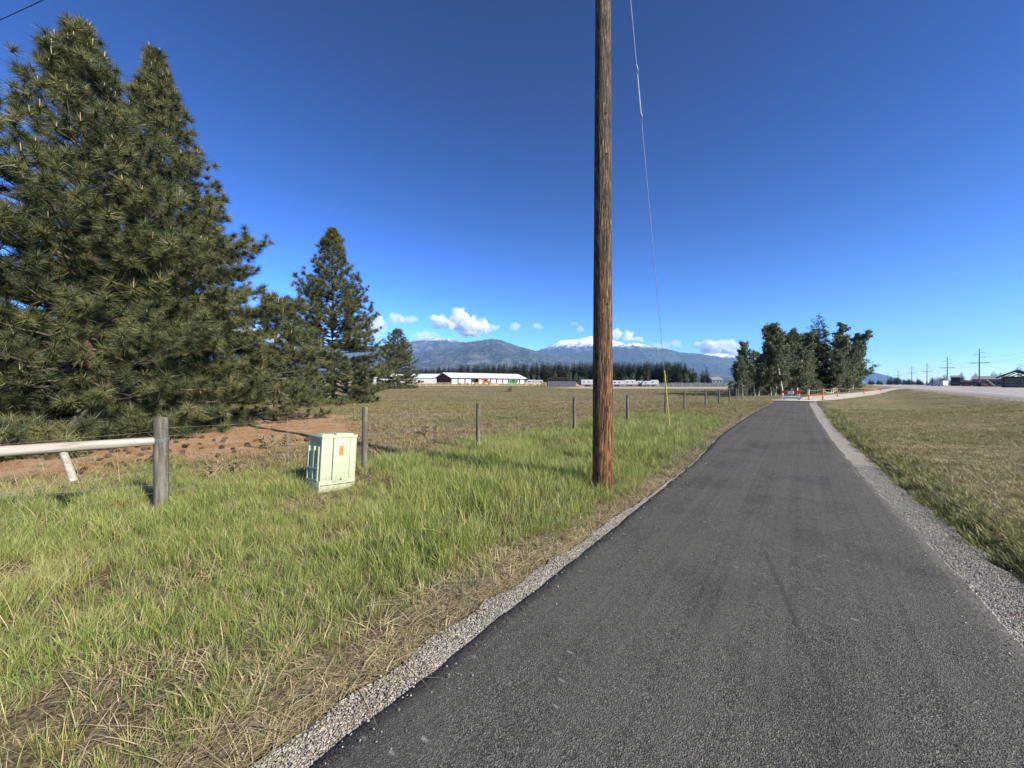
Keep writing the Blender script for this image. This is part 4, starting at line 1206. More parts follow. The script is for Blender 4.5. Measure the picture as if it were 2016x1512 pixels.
# pale lumber rail fence across the field
RF0, RF1 = np.array(at(560, 141)[:2]), np.array(at(1085, 150)[:2])
rd_ = (RF1-RF0); RL = float(np.linalg.norm(rd_)); rd_ /= RL
rf = empty('rail_fence', (RF0[0], RF0[1], gz(*RF0)), math.atan2(rd_[1], rd_[0])); tag(rf, 'pale yellow three rail lumber fence in front of the barn', 'fence')
for k in range(int(RL/2.7)+1):
    xw, yw = RF0+rd_*k*2.7; dz = gz(xw, yw)-gz(*RF0)
    o = MB().box((-.09,-.09,-.2), (.09,.09,1.5)).build('post', M['yellow_wood'], rf); o.location = (k*2.7, 0, dz)
for zz in (.4, .85, 1.3):
    b = MB()
    pts = []
    for k in range(int(RL/2.7)+1):
        xw, yw = RF0+rd_*k*2.7; pts.append((k*2.7, gz(xw, yw)-gz(*RF0)+zz))
    for (xa, za), (xb, zb) in zip(pts[:-1], pts[1:]):
        b.add([(xa,-.13,za),(xb,-.13,zb),(xb,-.13,zb+.17),(xa,-.13,za+.17),(xa,-.095,za),(xb,-.095,zb),(xb,-.095,zb+.17),(xa,-.095,za+.17)], [(0,1,2,3),(7,6,5,4),(3,2,6,7),(0,4,5,1)])
    b.build('rail', M['yellow_wood'], rf)

# red loader with its boom lowered, dirt pile beside it
x, y, z = at(955, 172)
ldr = empty('red_loader', (x, y, z)); tag(ldr, 'red farm loader with its boom lowered in front of the barn', 'loader')
MB().bbox((-1.2,-1,1.0), (2.6,1,2.0), .15).build('body', M['red_paint'], ldr)
MB().bbox((-.2,-.9,2.0), (1.2,.9,2.9), .1).build('cab', M['glass_dark'], ldr)
MB().tube([(1.0,-1.05,2.6),(-2.2,-1.05,2.2),(-4.6,-1.05,.5)], .16, 8).tube([(1.0,1.05,2.6),(-2.2,1.05,2.2),(-4.6,1.05,.5)], .16, 8).build('boom', M['red_paint'], ldr)
MB().prism([(-5.4,-1.1,.1),(-4.5,-1.1,.1),(-4.4,-1.1,.9)], (0,2.2,0)).build('bucket', M['dark_wood'], ldr)
for (wx, wy) in ((-.6,-1.1),(1.9,-1.1),(-.6,.8),(1.9,.8)):
    MB().tube([(wx,wy,.65),(wx,wy+.4,.65)], .65, 14).build('wheel', M['rubber'], ldr)
tag(mound('dirt_pile', 972, 168, 5.5, 3, 1.1, M['tan_dirt'], 4), 'pale tan dirt pile right of the red loader', 'dirt pile')
x, y, z = at(913, 178)
wg = empty('flat_wagon', (x, y, z)); tag(wg, 'dark flat wagon parked along the open side of the barn', 'wagon')
MB().box((-2.6,-.9,.75), (2.6,.9,.95)).build('bed', M['dark_wood'], wg)
for wx in (-1.8, 1.8):
    MB().tube([(wx,-1,.4),(wx,-.8,.4)], .4, 12).tube([(wx,.8,.4),(wx,1,.4)], .4, 12).build('wheel', M['rubber'], wg)
MB().box((-2.5,-.85,.95), (-2.4,.85,1.5)).build('headboard', M['dark_wood'], wg)

# log deck behind a grey panel fence
x, y, z = at(1098, 156)
lg = empty('log_pile', (x, y, z)); tag(lg, 'dark stacked log pile behind the grey panel fence', 'log pile')
M['log'] = plain('log_bark', (.05,.038,.03), .95, .1, .4, 3)
M['log_end'] = plain('log_end', (.30,.20,.11), .9, .1, .3, 3)
r = np.random.default_rng(5); b = MB()
me_logs = []
for row in range(10):
    for k in range(int(36-row*2.2)):
        rr_ = r.uniform(.17, .27); xx = -7.4+row*.45+k*.42+r.normal()*.06; zz = .22+row*.36+r.normal()*.03; l_ = r.uniform(-.3, .3)
        b.cur = 0; b.tube([(xx,-2.5+l_,zz),(xx,2.5+l_,zz)], rr_, 7)
b.build('logs', [M['log'], M['log_end']], lg)['kind'] = 'stuff'
FENP = [(1078, 1134, 138, 1.95, 'grey upright panel fence in front of the log pile'), (1300, 1362, 136, 1.25, 'grey panel fence right of the white trailers'), (1364, 1432, 142, 1.25, 'grey panel fence ending behind the grove')]
for (u0, u1, yy, hh, lab) in FENP:
    x0, _, z0 = at(u0, yy); x1 = (u1-1008)/F*yy
    fo = empty('panel_fence', (x0, yy, z0)); tag(fo, lab, 'fence')
    k = 0; w_ = .92
    me = MB().box((.03,0,.06), (w_-.03,.05,hh)).build('panel', M['grey_panel'], fo)
    nP = int((x1-x0)/w_)
    for k in range(1, nP):
        c_ = me.copy(); COL.objects.link(c_); c_.location = (k*w_, random.uniform(-.02,.02), random.uniform(-.03,.05))
    MB().box((0,.06,hh*.3), (nP*w_,.10,hh*.38)).box((0,.06,hh*.8), (nP*w_,.10,hh*.88)).build('rail', M['galv'], fo)

# white trailers
M['trailer_white'] = plain('trailer_white', (.40,.40,.385), .5, .3, .12, .8)
def trailer(label, u, y, L_, H_, style, rz=0.0):
    x, y, z = at(u, y)
    o = empty('white_trailer', (x, y, z), rz); tag(o, label, 'trailer', 'white trailers parked across the field')
    b = MB()
    if style == 'round':
        pr = [(-L_/2, 0, .45), (L_/2, 0, .45), (L_/2, 0, H_*.75), (L_/2-.3, 0, H_), (-L_/2+.9, 0, H_), (-L_/2+.2, 0, H_*.8), (-L_/2, 0, H_*.6)]
        b.prism(pr, (0, 2.2, 0))
    else:
        b.bbox((-L_/2, 0, .5), (L_/2, 2.3, H_), .12)
    b.build('body', M['trailer_white'], o)
    for k in range(max(1, int(L_/2))):
        xx = -L_/2+.7+k*1.9
        if xx+.9 > L_/2: break
        MB().box((xx+random.uniform(0,.3), -.03, H_*.56), (xx+random.uniform(.55,.9), .0, H_*.76)).build('window', M['glass_dark'], o)
    MB().box((-L_/2+.1, -.02, .62), (L_/2-.1, .0, .8)).build('stripe', M['grey_panel'], o)
    for wx in (-.45, .45):
        MB().tube([(wx,-.05,.38),(wx,.25,.38)], .38, 12).tube([(wx,1.95,.38),(wx,2.2,.38)], .38, 12).build('wheel', M['rubber'], o)
    MB().tube([(-L_/2,1.1,.5),(-L_/2-1.2,1.1,.45)], .07, 6).build('tongue', M['dark_wood'], o)
for args in [('white horse trailer beside the log pile, nearest the barn', 1046, 168, 4.5, 2.5, 'round'), ('white rounded trailer touching the left end of the log pile', 1060, 162, 4.2, 2.4, 'round'),
             ('white trailer just left of the utility pole', 1158, 150, 5.5, 2.6, 'box'), ('white trailer just right of the utility pole', 1217, 150, 5.0, 2.3, 'box'),
             ('boxy white trailer second right of the utility pole', 1241, 152, 4.4, 2.5, 'box'), ('white trailer in the middle of the row right of the pole', 1260, 153, 3.2, 2.2, 'round'),
             ('white camper second from the right of the row', 1274, 150, 3.6, 2.1, 'round'), ('white camper at the right end of the row', 1288, 151, 3.6, 2.5, 'round')]:
    trailer(*args)
tag(mound('hay_mound', 1143, 152, 6.5, 4, 2.2, M['tan_dirt'], 7), 'tan heap between the log pile and the white trailer', 'heap')

# thin far wire fence along the gravel yard
ff = empty('yard_fence', (*at(1150, 112),)); tag(ff, 'thin wire fence along the pale gravel yard across the field', 'fence')
x0 = at(1150, 112)[0]; n = 18
for k in range(n):
    xx = x0+k*2.6; o = MB().tube([(0,0,-.1),(0,0,1.5)], .045, 6).build('post', M['galv'], ff); o.location = (xx-x0, 0, gz(xx, 112)-gz(x0, 112))
for zz in (.5, .95, 1.4):
    MB().tube([(0,0,zz),(2.6*(n-1),0,zz)], .014, 4).build('wire_strand', M['galv'], ff)

# ------------------------------------------------------------------ right side: transmission poles, buildings, vehicles, trees
M['pole_grey'] = plain('weathered_pole', (.13,.11,.09), .85, .2, .3, 2)
TP = [(1928, 174), (1865, 226), (1825, 286), (1795, 330), (1768, 425), (1748, 536), (1733, 677), (1711, 860), (1703, 1000)]
names = ['tallest transmission pole, standing nearest the log cabin', 'second transmission pole in the row from the log cabin', 'third transmission pole in the row from the log cabin', 'fourth transmission pole in the row from the log cabin',
         'fifth transmission pole in the row from the log cabin', 'sixth transmission pole in the row from the log cabin', 'seventh transmission pole in the row from the log cabin',
         'second farthest transmission pole, low beside the grove', 'farthest transmission pole, beside the right edge of the grove']
proto = empty('transmission_pole')
MB().tube([(0,0,-.3),(0,0,8),(0,0,17)], [.24,.2,.14], 8).build('shaft', M['pole_grey'], proto)
MB().box((-3.0,-.1,4.0+6.5), (3.0,.1,4.25+6.5)).build('crossarm', M['pole_grey'], proto)
for (zz, sgn) in ((13.2,1), (14.4,-1), (15.2,1)):
    MB().tube([(0,0,zz),(sgn*1.9,0,zz+.1)], .07, 6).build('arm', M['pole_grey'], proto)
hang = []
for i, (u, y) in enumerate(TP):
    o = proto if i == 0 else copy_tree(proto)
    x, y, z = at(u, y); o.location = (x, y, z); o.rotation_euler = (0, 0, -HH)
    tag(o, names[i], 'utility pole', 'transmission poles along the highway'); hang.append(Vector((x, y, z)))
wr = empty('power_line', hang[0]); tag(wr, 'thin power lines strung between the transmission poles', 'power line')
for (ox, hz_) in ((-2.9,10.9), (2.9,10.9), (1.85,13.4)):
    pts = []
    off = Vector((math.cos(-HH)*ox, math.sin(-HH)*ox, hz_))
    seq = [hang[0]+(hang[0]-hang[1])*1.5]+hang[:6]
    for a, b_ in zip(seq[:-1], seq[1:]):
        for k in range(10): pts.append(a.lerp(b_, k/10)+off-Vector((0,0,1.3*4*(k/10)*(1-k/10)))-hang[0])
    MB().tube(pts, .018, 4, cap=False).build('conductor', M['cable'], wr)
x, y, z = at(1844, 420)
o = empty('street_lamp', (x, y, z)); tag(o, 'slim pole standing between the second and third transmission poles', 'pole')
MB().tube([(0,0,-.2),(0,0,9)], [.16,.1], 6).build('shaft', M['pole_grey'], o); MB().tube([(0,0,8.8),(1.4,0,9.1)], .07, 5).build('arm', M['pole_grey'], o)
x, y, z = at(1770, 84)
o = empty('marker_post', (x, y, z)); tag(o, 'thin marker post on the verge at the highway edge', 'post')
MB().tube([(0,0,-.1),(0,0,1.1)], .035, 6).build('shaft', M['galv'], o); MB().box((-.06,-.045,.85), (.06,-.036,1.05)).build('reflector', M['barr_white'], o)

# log kiosk / cabin
M['log_dark'] = plain('dark_log', (.075,.045,.03), .8, .2, .35, 2)
M['chink'] = plain('log_chinking', (.38,.36,.33), .9, .1, .1)
x, y, z = at(2003, 118)
cab = empty('log_cabin', (x, y, z), -.85); cab.scale = (.86, 1, .95); tag(cab, 'dark log cabin with an open gable roof at the right edge', 'log cabin')
for k in range(6):
    zz = .28+k*.54
    for yy in (0, 6):
        MB().tube([(-3.2,yy,zz),(3.4,yy,zz)], .205, 8).build('log', M['log_dark'], cab)
    for xx in (-3.0, 3.2):
        MB().tube([(xx,-.3,zz+.18),(xx,6.3,zz+.18)], .205, 8).build('log', M['log_dark'], cab)
MB().box((-2.95,-.08,0), (3.1,.0,3.3)).box((-2.97,.1,0), (-2.9,5.9,3.3)).build('chinking', M['chink'], cab)
for sgn in (-1, 1):
    MB().prism([(sgn*4.4,-1.8,3.1),(0,-1.8,5.3),(0,-1.8,5.75),(sgn*4.4,-1.8,3.5)], (0,9.4,0)).build('roof', M['dark_wood'], cab)
    MB().tube([(sgn*3.1,-1.5,-.1),(sgn*3.1,-1.5,3.3)], .2, 10).build('porch_post', M['log_dark'], cab)
    MB().tube([(sgn*3.0,-1.6,3.35),(0,-1.6,5.05)], .13, 8).build('rafter', M['log_dark'], cab)
    MB().tube([(sgn*1.4,-1.6,3.45),(0,-1.6,4.3)], .09, 8).build('brace', M['log_dark'], cab)
MB().tube([(-3.4,-1.55,3.35),(3.4,-1.55,3.35)], .17, 8).build('tie_beam', M['log_dark'], cab)
MB().tube([(0,-1.6,3.35),(0,-1.6,5.0)], .12, 8).build('king_post', M['log_dark'], cab)
w_ = MB().box((-.6,-.2,1.1), (.9,-.12,2.2)).build('window', M['glass_dark'], cab)

def r_shed(*a, **k): return long_shed(*a, **k)
long_shed('grey_building', 'long low grey building left of the log cabin', 1916, 1992, 190, 10, 3.4, 4.9, 'grey_wall', 'grey_roof', 7, rz=-.88)
long_shed('dark_building', 'dark two storey building left of the tallest transmission pole', 1872, 1890, 235, 9, 5.2, 6.2, 'dark_wood', 'grey_roof', 3, rz=-.86)
long_shed('brown_shed', 'low brown shed between the dark building and the grey building', 1893, 1912, 215, 6, 2.2, 3.0, 'trim_red', 'dark_wood', 2, rz=-.87)
x, y, z = at(1949, 150)
lb = empty('leaning_beam', (x, y, z)); tag(lb, 'pale beam leaning up on a dark machine before the grey building', 'beam')
MB().tube([(2.2,0,.2),(-1.6,0,3.0)], .16, 8).build('beam', M['tan_dirt'], lb)
MB().bbox((-2.8,.4,.2), (1.6,2.2,1.5), .3).build('machine_body', M['dark_wood'], lb)
MB().tube([(-1.6,-.05,0),(-1.6,-.05,3.0)], .1, 6).build('prop', M['log_dark'], lb)

def car(label, u, y, col, rz, van=False, L_=4.6):
    x, y, z = at(u, y); z = max(z, float(rise(x, y)))
    o = empty('parked_car', (x, y, z), rz); tag(o, label, 'car', 'vehicles along the highway')
    h2 = 1.9 if van else 1.45
    pr = [(-L_/2,-.9,.35),(L_/2,-.9,.35),(L_/2,-.9,.8),(L_/2-.2,-.9,.95),(L_/2-1.2,-.9,1.0),(L_/2-1.9,-.9,h2),(-L_/2+(.2 if van else .9),-.9,h2),(-L_/2+.05,-.9,1.0)]
    MB().prism(pr, (0,1.8,0)).build('body', M[col], o)
    MB().prism([(L_/2-1.35,-.92,1.02),(L_/2-1.95,-.92,h2-.1),(-L_/2+(.5 if van else 1.0),-.92,h2-.1),(-L_/2+.4,-.92,1.02)], (0,1.84,0)).build('window', M['glass_dark'], o)
    for wx in (-L_/2+.85, L_/2-.85):
        for wy in (-.92, .72):
            MB().tube([(wx,wy,.33),(wx,wy+.2,.33)], .33, 12).build('wheel', M['rubber'], o)
car('silver car parked left of the white trailer beyond the highway', 1834, 212, 'silver', .2)
car('silver pickup parked right beside the white trailer beyond the highway', 1846, 205, 'silver', -.1, True, 5.2)
car('white car, left of the pair far along the highway', 1693, 330, 'white_steel', 1.0, True)
car('white car, right of the pair far along the highway', 1699, 322, 'white_steel', 1.0, True)
x, y, z = at(1861, 196)
wt = empty('cargo_trailer', (x, y, z)); tag(wt, 'tall white box trailer beyond the highway near the dark building', 'trailer')
MB().bbox((-1.2,0,.5), (1.5,4.5,2.9), .08).build('body', M['white_steel'], wt)
for wx in (-1.15, 1.2): MB().tube([(wx,2,.38),(wx+.25,2,.38)], .38, 12).build('wheel', M['rubber'], wt)
for wy in (.05,): MB().box((-1.0,-.03,.6), (1.3,.0,2.75)).build('door', M['sign_white'], wt)

RT = [(1893, 260, 9.5), (1888, 275, 8), (1921, 250, 9), (1957, 255, 9.5), (1970, 250, 9), (1860, 290, 9), (1851, 300, 7), (1942, 260, 6), (1915, 245, 6.5), (1977, 235, 8), (1876, 300, 7.5)]
rl = ['rounded conifer behind the dark building', 'small conifer left behind the dark building', 'conifer just left of the tallest transmission pole', 'conifer above the left half of the grey building',
      'conifer above the right half of the grey building', 'conifer left of the second transmission pole', 'small conifer above the silver cars', 'low conifer behind the roof of the grey building', 'bushy conifer at the left end of the grey building', 'conifer close to the log cabin roof', 'conifer peeping over the white box trailer']
rr2 = np.random.default_rng(8)
for (u, y, h), lab in zip(RT, rl):
    x, y, z = at(u, y); k = h/16
    put_mesh('conifer_tree', con[int(rr2.integers(0, 4))], (x, y, z), (k*1.5, k*1.5, k), rr2.random()*6, lab, 'tree', 'conifers beyond the highway')
for i in range(46):
    u = rr2.uniform(1688, 1856); y = rr2.uniform(420, 640); x, y, z = at(u, y); k = rr2.uniform(5, 12)/16
    if hw(x, y) < 32 and hw(x, y) > -8: x, y, z = at(u+16, y)
    put_mesh('conifer_tree', con[int(rr2.integers(0, 4))], (x, y, z), (k*1.5, k*1.5, k), rr2.random()*6, 'small dark tree in the far row at the foot of the transmission poles', 'tree', 'far trees beyond the highway')
bt = make_tree('bare_tree', 'bark', 'pale_leaf', H=9, seed=66, lead=2, nleaf=300, leaf=.3, spread=.4, bare=.2)
x, y, z = at(2014, 150); bt.location = (x, y, z); tag(bt, 'sparse reddish tree showing over the log cabin roof', 'tree')

# ------------------------------------------------------------------ grass: instanced tufts (uncountable ground cover)
def scatter(name, label, pts, yaw, tilt, scale, pick, sources):
    """ONE stuff object: a point mesh whose geometry nodes put a tuft on every point"""
    me = bpy.data.meshes.new(name); me.vertices.add(len(pts)); me.vertices.foreach_set('co', np.asarray(pts, np.float32).ravel())
    rot = np.stack([tilt*np.cos(yaw*3.7), tilt*np.sin(yaw*3.7), yaw], 1).astype(np.float32)
    a = me.attributes.new('rot', 'FLOAT_VECTOR', 'POINT'); a.data.foreach_set('vector', rot.ravel())
    a = me.attributes.new('size', 'FLOAT', 'POINT'); a.data.foreach_set('value', np.asarray(scale, np.float32))
    a = me.attributes.new('pick', 'INT', 'POINT'); a.data.foreach_set('value', np.asarray(pick, np.int32))
    o = bpy.data.objects.new(name, me); COL.objects.link(o)
    col = bpy.data.collections.new(name+'_tufts')
    for i, so in enumerate(sources):
        so.name = '%s_%02d' % (name, i); col.objects.link(so)
    ng = bpy.data.node_groups.new(name, 'GeometryNodeTree')
    ng.interface.new_socket('Geometry', in_out='INPUT', socket_type='NodeSocketGeometry')
    ng.interface.new_socket('Geometry', in_out='OUTPUT', socket_type='NodeSocketGeometry')
    N_, L_ = ng.nodes, ng.links
    gi, go = N_.new('NodeGroupInput'), N_.new('NodeGroupOutput')
    ci = N_.new('GeometryNodeCollectionInfo'); ci.inputs['Collection'].default_value = col
    ci.inputs['Separate Children'].default_value = True; ci.inputs['Reset Children'].default_value = True
    ip = N_.new('GeometryNodeInstanceOnPoints'); ip.inputs['Pick Instance'].default_value = True
    def na(n, tp):
        k = N_.new('GeometryNodeInputNamedAttribute'); k.data_type = tp; k.inputs['Name'].default_value = n
        return next(s for s in k.outputs if s.enabled and s.name == 'Attribute')
    L_.new(gi.outputs[0], ip.inputs['Points']); L_.new(ci.outputs[0], ip.inputs['Instance'])
    L_.new(na('pick', 'INT'), ip.inputs['Instance Index'])
    e2r = N_.new('FunctionNodeEulerToRotation'); L_.new(na('rot', 'FLOAT_VECTOR'), e2r.inputs[0]); L_.new(e2r.outputs[0], ip.inputs['Rotation'])
    L_.new(na('size', 'FLOAT'), ip.inputs['Scale'])
    L_.new(ip.outputs[0], go.inputs[0])
    o.modifiers.new('scatter', 'NODES').node_group = ng
    return tag(o, label, kind='stuff')

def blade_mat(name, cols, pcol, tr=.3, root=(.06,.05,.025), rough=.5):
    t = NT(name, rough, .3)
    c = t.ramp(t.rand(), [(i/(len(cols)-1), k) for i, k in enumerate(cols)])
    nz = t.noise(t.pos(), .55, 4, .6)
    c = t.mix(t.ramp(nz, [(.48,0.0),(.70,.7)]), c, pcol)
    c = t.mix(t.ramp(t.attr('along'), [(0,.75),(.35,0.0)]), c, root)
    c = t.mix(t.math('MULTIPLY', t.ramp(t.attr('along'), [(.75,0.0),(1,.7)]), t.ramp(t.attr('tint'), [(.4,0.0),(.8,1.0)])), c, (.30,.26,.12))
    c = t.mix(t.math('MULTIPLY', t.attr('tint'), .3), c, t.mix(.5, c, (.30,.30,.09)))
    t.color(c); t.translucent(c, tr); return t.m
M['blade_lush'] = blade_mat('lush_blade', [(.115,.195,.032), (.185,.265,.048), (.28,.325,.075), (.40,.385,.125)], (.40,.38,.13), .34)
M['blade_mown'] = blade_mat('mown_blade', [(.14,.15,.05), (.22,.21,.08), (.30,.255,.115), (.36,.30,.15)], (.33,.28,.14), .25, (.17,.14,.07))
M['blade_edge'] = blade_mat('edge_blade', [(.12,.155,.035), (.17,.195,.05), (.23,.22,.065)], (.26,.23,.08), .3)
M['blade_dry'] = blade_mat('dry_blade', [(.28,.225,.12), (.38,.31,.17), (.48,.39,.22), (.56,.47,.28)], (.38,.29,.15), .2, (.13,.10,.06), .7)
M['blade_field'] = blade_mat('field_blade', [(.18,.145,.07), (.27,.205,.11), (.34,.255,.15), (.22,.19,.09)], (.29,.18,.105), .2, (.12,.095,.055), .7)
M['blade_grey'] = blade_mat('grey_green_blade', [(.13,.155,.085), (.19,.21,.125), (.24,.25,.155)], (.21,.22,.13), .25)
def tuft(n, h, w, rad, bend, mat_, seed, up=1.0, dry=None, dry_frac=0.0, nseg=3):
    r = np.random.default_rng(seed)
    V, Fc, al, ti, mi = [], [], [], [], []
    for b in range(n):
        a = r.random()*2*PI; q_ = rad*math.sqrt(r.random())
        p = np.array([q_*math.cos(a), q_*math.sin(a), -.01])
        fa = a+r.normal()*.9; hl = h*r.uniform(.55, 1.15)
        out = np.array([math.cos(fa), math.sin(fa), 0]); lat = np.array([-math.sin(fa+r.normal()*.6), math.cos(fa+r.normal()*.6), 0])
        lean = bend*r.uniform(.25, 1.0)+.25*q_/max(rad, .01)*bend
        ww = w*r.uniform(.7, 1.3); b0 = len(V); tt = r.random()
        for s in range(nseg+1):
            f = s/nseg
            z = hl*up*(f-.32*lean*f*f); o_ = hl*lean*(.35*f+.75*f*f)
            c = p+out*o_+np.array([0, 0, max(z, .004) if f > 0 else 0])
            hw_ = ww/2*(1-f**1.8)
            if s < nseg:
                V += [c-lat*hw_, c+lat*hw_]; al += [f, f]; ti += [tt, tt]
            else:
                V.append(c); al.append(1); ti.append(tt)
        k = 1 if (dry is not None and r.random() < dry_frac) else 0
        for s in range(nseg-1):
            i = b0+2*s; Fc += [(i, i+1, i+3), (i, i+3, i+2)]; mi += [k, k]
        i = b0+2*(nseg-1); Fc.append((i, i+1, i+2)); mi.append(k)
    mats = [mat_]+([dry] if dry is not None else [])
    return mesh_np('tuft', np.array(V), np.array(Fc), mats, mi=mi, link=False, attrs=dict(along=al, tint=ti))

r = np.random.default_rng(77)
def in_view(x, y, m=.12):
    return (y > .9) & (np.abs(x) < (1008/F+m)*y+.5)
def density(x, y, k0, d0, pw):
    d = np.hypot(x, y); return k0*np.minimum(1, (d0/np.maximum(d, .1))**pw)
def sample(n, x0, x1, y0, y1):
    return r.uniform(x0, x1, n), r.uniform(y0, y1, n)
def clear_of_things(x, y):
    ok = (np.hypot(x-PX, y-PY) > .17)
    lx = (x+2.92)*DS[0]+(y-5.80)*DS[1]; ly = (x+2.92)*(-DP[0])+(y-5.80)*(-DP[1])
    ok &= ~((lx > -.02) & (lx < .62) & (ly > -.02) & (ly < .48))
    for (px_, py_, *_r) in POSTS: ok &= np.hypot(x-px_, y-py_) > .08
    return ok
def gl(s): return np.interp(s, ys, GL[1])
def grr(s): return np.interp(s, ys, GR[1])

# 1. tall lush verge grass, left
x, y = sample(560000, -14, 18, .8, 30)
s_, p_ = sp(x, y)
edge = gl(s_)-.03
lm = lush_mask(x, y)
dn = density(x, y, 1.0, 5.0, 1.25)*lm*ss(.02, .30, edge-p_)
dn *= .22+.78*ss(-.30, .12, fbm(x*1.5, y*1.5, 4)+.16*(1-ss(1, 3.5, s_)))
ok = in_view(x, y) & (p_ < edge) & (r.random(len(x)) < dn*.62) & clear_of_things(x, y)
x, y = x[ok], y[ok]; s_, p_ = sp(x, y)
fe = ss(0, .9, gl(s_)-p_)
low_l = 1.05+.18*ss(4.5, 7, s_)-.30*(1-ss(1.5, 4.5, s_))-.38*np.exp(-((x+2.5)**2+(y-5.6)**2)/.5)-.3*np.exp(-((x+4.75)**2+(y-5.1)**2)/.25)
hgt = low_l*(.42+.58*fe)*(.72+.5*ss(-.4, .6, fbm(x*.8+9, y*.8, 3)))*r.uniform(.75, 1.2, len(x))*(.62+.38*lush_mask(x, y))
srcs = [tuft(17, .29, .0058, .055, .55, M['blade_lush'], 1, dry=M['blade_dry'], dry_frac=.05), tuft(15, .25, .006, .06, .7, M['blade_lush'], 2, dry=M['blade_dry'], dry_frac=.07),
        tuft(19, .21, .0052, .07, .85, M['blade_lush'], 3, dry=M['blade_dry'], dry_frac=.12), tuft(12, .33, .0066, .045, .45, M['blade_lush'], 4, dry=M['blade_dry'], dry_frac=.03)]
scatter('verge_grass', 'tall lush green grass on the left verge', np.stack([x, y, ground_z(x, y)], 1), r.random(len(x))*6.28, np.abs(r.normal(size=len(x)))*.16, hgt, r.integers(0, 4, len(x)), srcs)
n_lush = len(x)
# 2. dead thatch under and at the edge of it
x, y = sample(900000, -14, 18, .8, 30)
s_, p_ = sp(x, y); edge = gl(s_)+.02
lm = lush_mask(x, y)
dn = density(x, y, 1.0, 4.0, 1.3)*(.62*lm*(.35+.65*ss(-.2, .3, fbm(x*1.1+3, y*1.1+7, 3)))*(.62+.25*(1-ss(1, 4, s_)))+1.0*(1-ss(.12, .55, edge-p_)))
ok = in_view(x, y) & (p_ < edge) & (r.random(len(x)) < dn*.33) & clear_of_things(x, y)
x, y = x[ok], y[ok]
srcs = [tuft(14, .16, .005, .08, 1.5, M['blade_dry'], 11, .45), tuft(12, .2, .0045, .09, 1.7, M['blade_dry'], 12, .35), tuft(10, .13, .006, .07, 1.3, M['blade_dry'], 13, .6)]
scatter('dry_thatch', 'dead straw thatch matted under the verge grass', np.stack([x, y, ground_z(x, y)+.005], 1), r.random(len(x))*6.28, np.abs(r.normal(size=len(x)))*.2, r.uniform(.6, 1.25, len(x)), r.integers(0, 3, len(x)), srcs)
n_th = len(x)
# 3. long pale seed stalks
x, y = sample(26000, -9, 8, 1.5, 16); s_, p_ = sp(x, y)
dn = lush_mask(x, y)*ss(.2, .6, gl(s_)-p_)*ss(-.1, .45, fbm(x*.5+2, y*.5, 3))
ok = in_view(x, y) & (r.random(len(x)) < dn*.22) & clear_of_things(x, y); x, y = x[ok], y[ok]
srcs = [tuft(3, .55, .0035, .05, .8, M['blade_dry'], 21, nseg=5), tuft(2, .5, .0035, .04, 1.1, M['blade_dry'], 22, nseg=5)]
scatter('seed_stalks', 'long pale dry stalks standing over the verge grass', np.stack([x, y, ground_z(x, y)], 1), r.random(len(x))*6.28, np.abs(r.normal(size=len(x)))*.2, r.uniform(.7, 1.2, len(x)), r.integers(0, 2, len(x)), srcs)
# 4. grey green clumps along the path edge
x, y = sample(5000, -2, 12, 2, 18); s_, p_ = sp(x, y)
ok = (p_ < gl(s_)-.02) & (p_ > gl(s_)-.5) & (fbm(x*.9+30, y*.9, 2) > .12) & clear_of_things(x, y); x, y = x[ok], y[ok]
srcs = [tuft(20, .26, .006, .06, .8, M['blade_grey'], 31), tuft(18, .2, .006, .07, 1.0, M['blade_grey'], 32)]
scatter('grey_grass', 'grey green bunch grass at the path edge', np.stack([x, y, ground_z(x, y)], 1), r.random(len(x))*6.28, np.abs(r.normal(size=len(x)))*.1, r.uniform(.6, 1.1, len(x)), r.integers(0, 2, len(x)), srcs)
# 5. short dry field grass beyond the fence
x = np.concatenate([r.uniform(-26, 40, 200000), r.uniform(-70, 45, 160000)]); y = np.concatenate([r.uniform(4, 34, 200000), r.uniform(30, 95, 160000)])
s_, p_ = sp(x, y)
lm = lush_mask(x, y)
dn = density(x, y, 1.0, 11, 1.0)*(1-lm)*(1-duff_mask(x, y)*.93)*(.25+.75*ss(-.45, .2, fbm(x*.45, y*.45, 4)))
ok = in_view(x, y) & (p_ < gl(np.minimum(s_, 47))-.12) & ((s_ < 47) | (p_ < -5)) & (r.random(len(x)) < dn*.75) & clear_of_things(x, y); x, y = x[ok], y[ok]
pk_ = np.where(fbm(x*.18+5, y*.3+2, 3)+.35*r.normal(size=len(x)) > .12, r.integers(2, 4, len(x)), r.integers(0, 2, len(x)))
srcs = [tuft(16, .13, .010, .13, 1.0, M['blade_field'], 41), tuft(14, .16, .010, .14, .9, M['blade_field'], 42, dry=M['blade_dry'], dry_frac=.3),
        tuft(16, .15, .011, .13, .9, M['blade_mown'], 43), tuft(14, .19, .011, .12, .8, M['blade_edge'], 44, dry=M['blade_field'], dry_frac=.4)]
scatter('field_grass', 'short dry brown and olive grass across the field', np.stack([x, y, ground_z(x, y)], 1), r.random(len(x))*6.28, np.abs(r.normal(size=len(x)))*.15, r.uniform(.55, 1.2, len(x))*np.interp(np.hypot(x, y), [8, 30, 90], [.95, 1.25, 1.9]), pk_, srcs)
n_f = len(x)
# 6. mown verge on the right
x = np.concatenate([r.uniform(2.5, 30, 190000), r.uniform(15, 130, 120000)]); y = np.concatenate([r.uniform(1, 25, 190000), r.uniform(22, 110, 120000)])
s_, p_ = sp(x, y)
dn = density(x, y, 1.0, 8, 1.1)*(1-ss(-.8, .0, hw(x, y)))*(.4+.6*ss(-.5, .1, fbm(x*.8, y*.8, 3)))
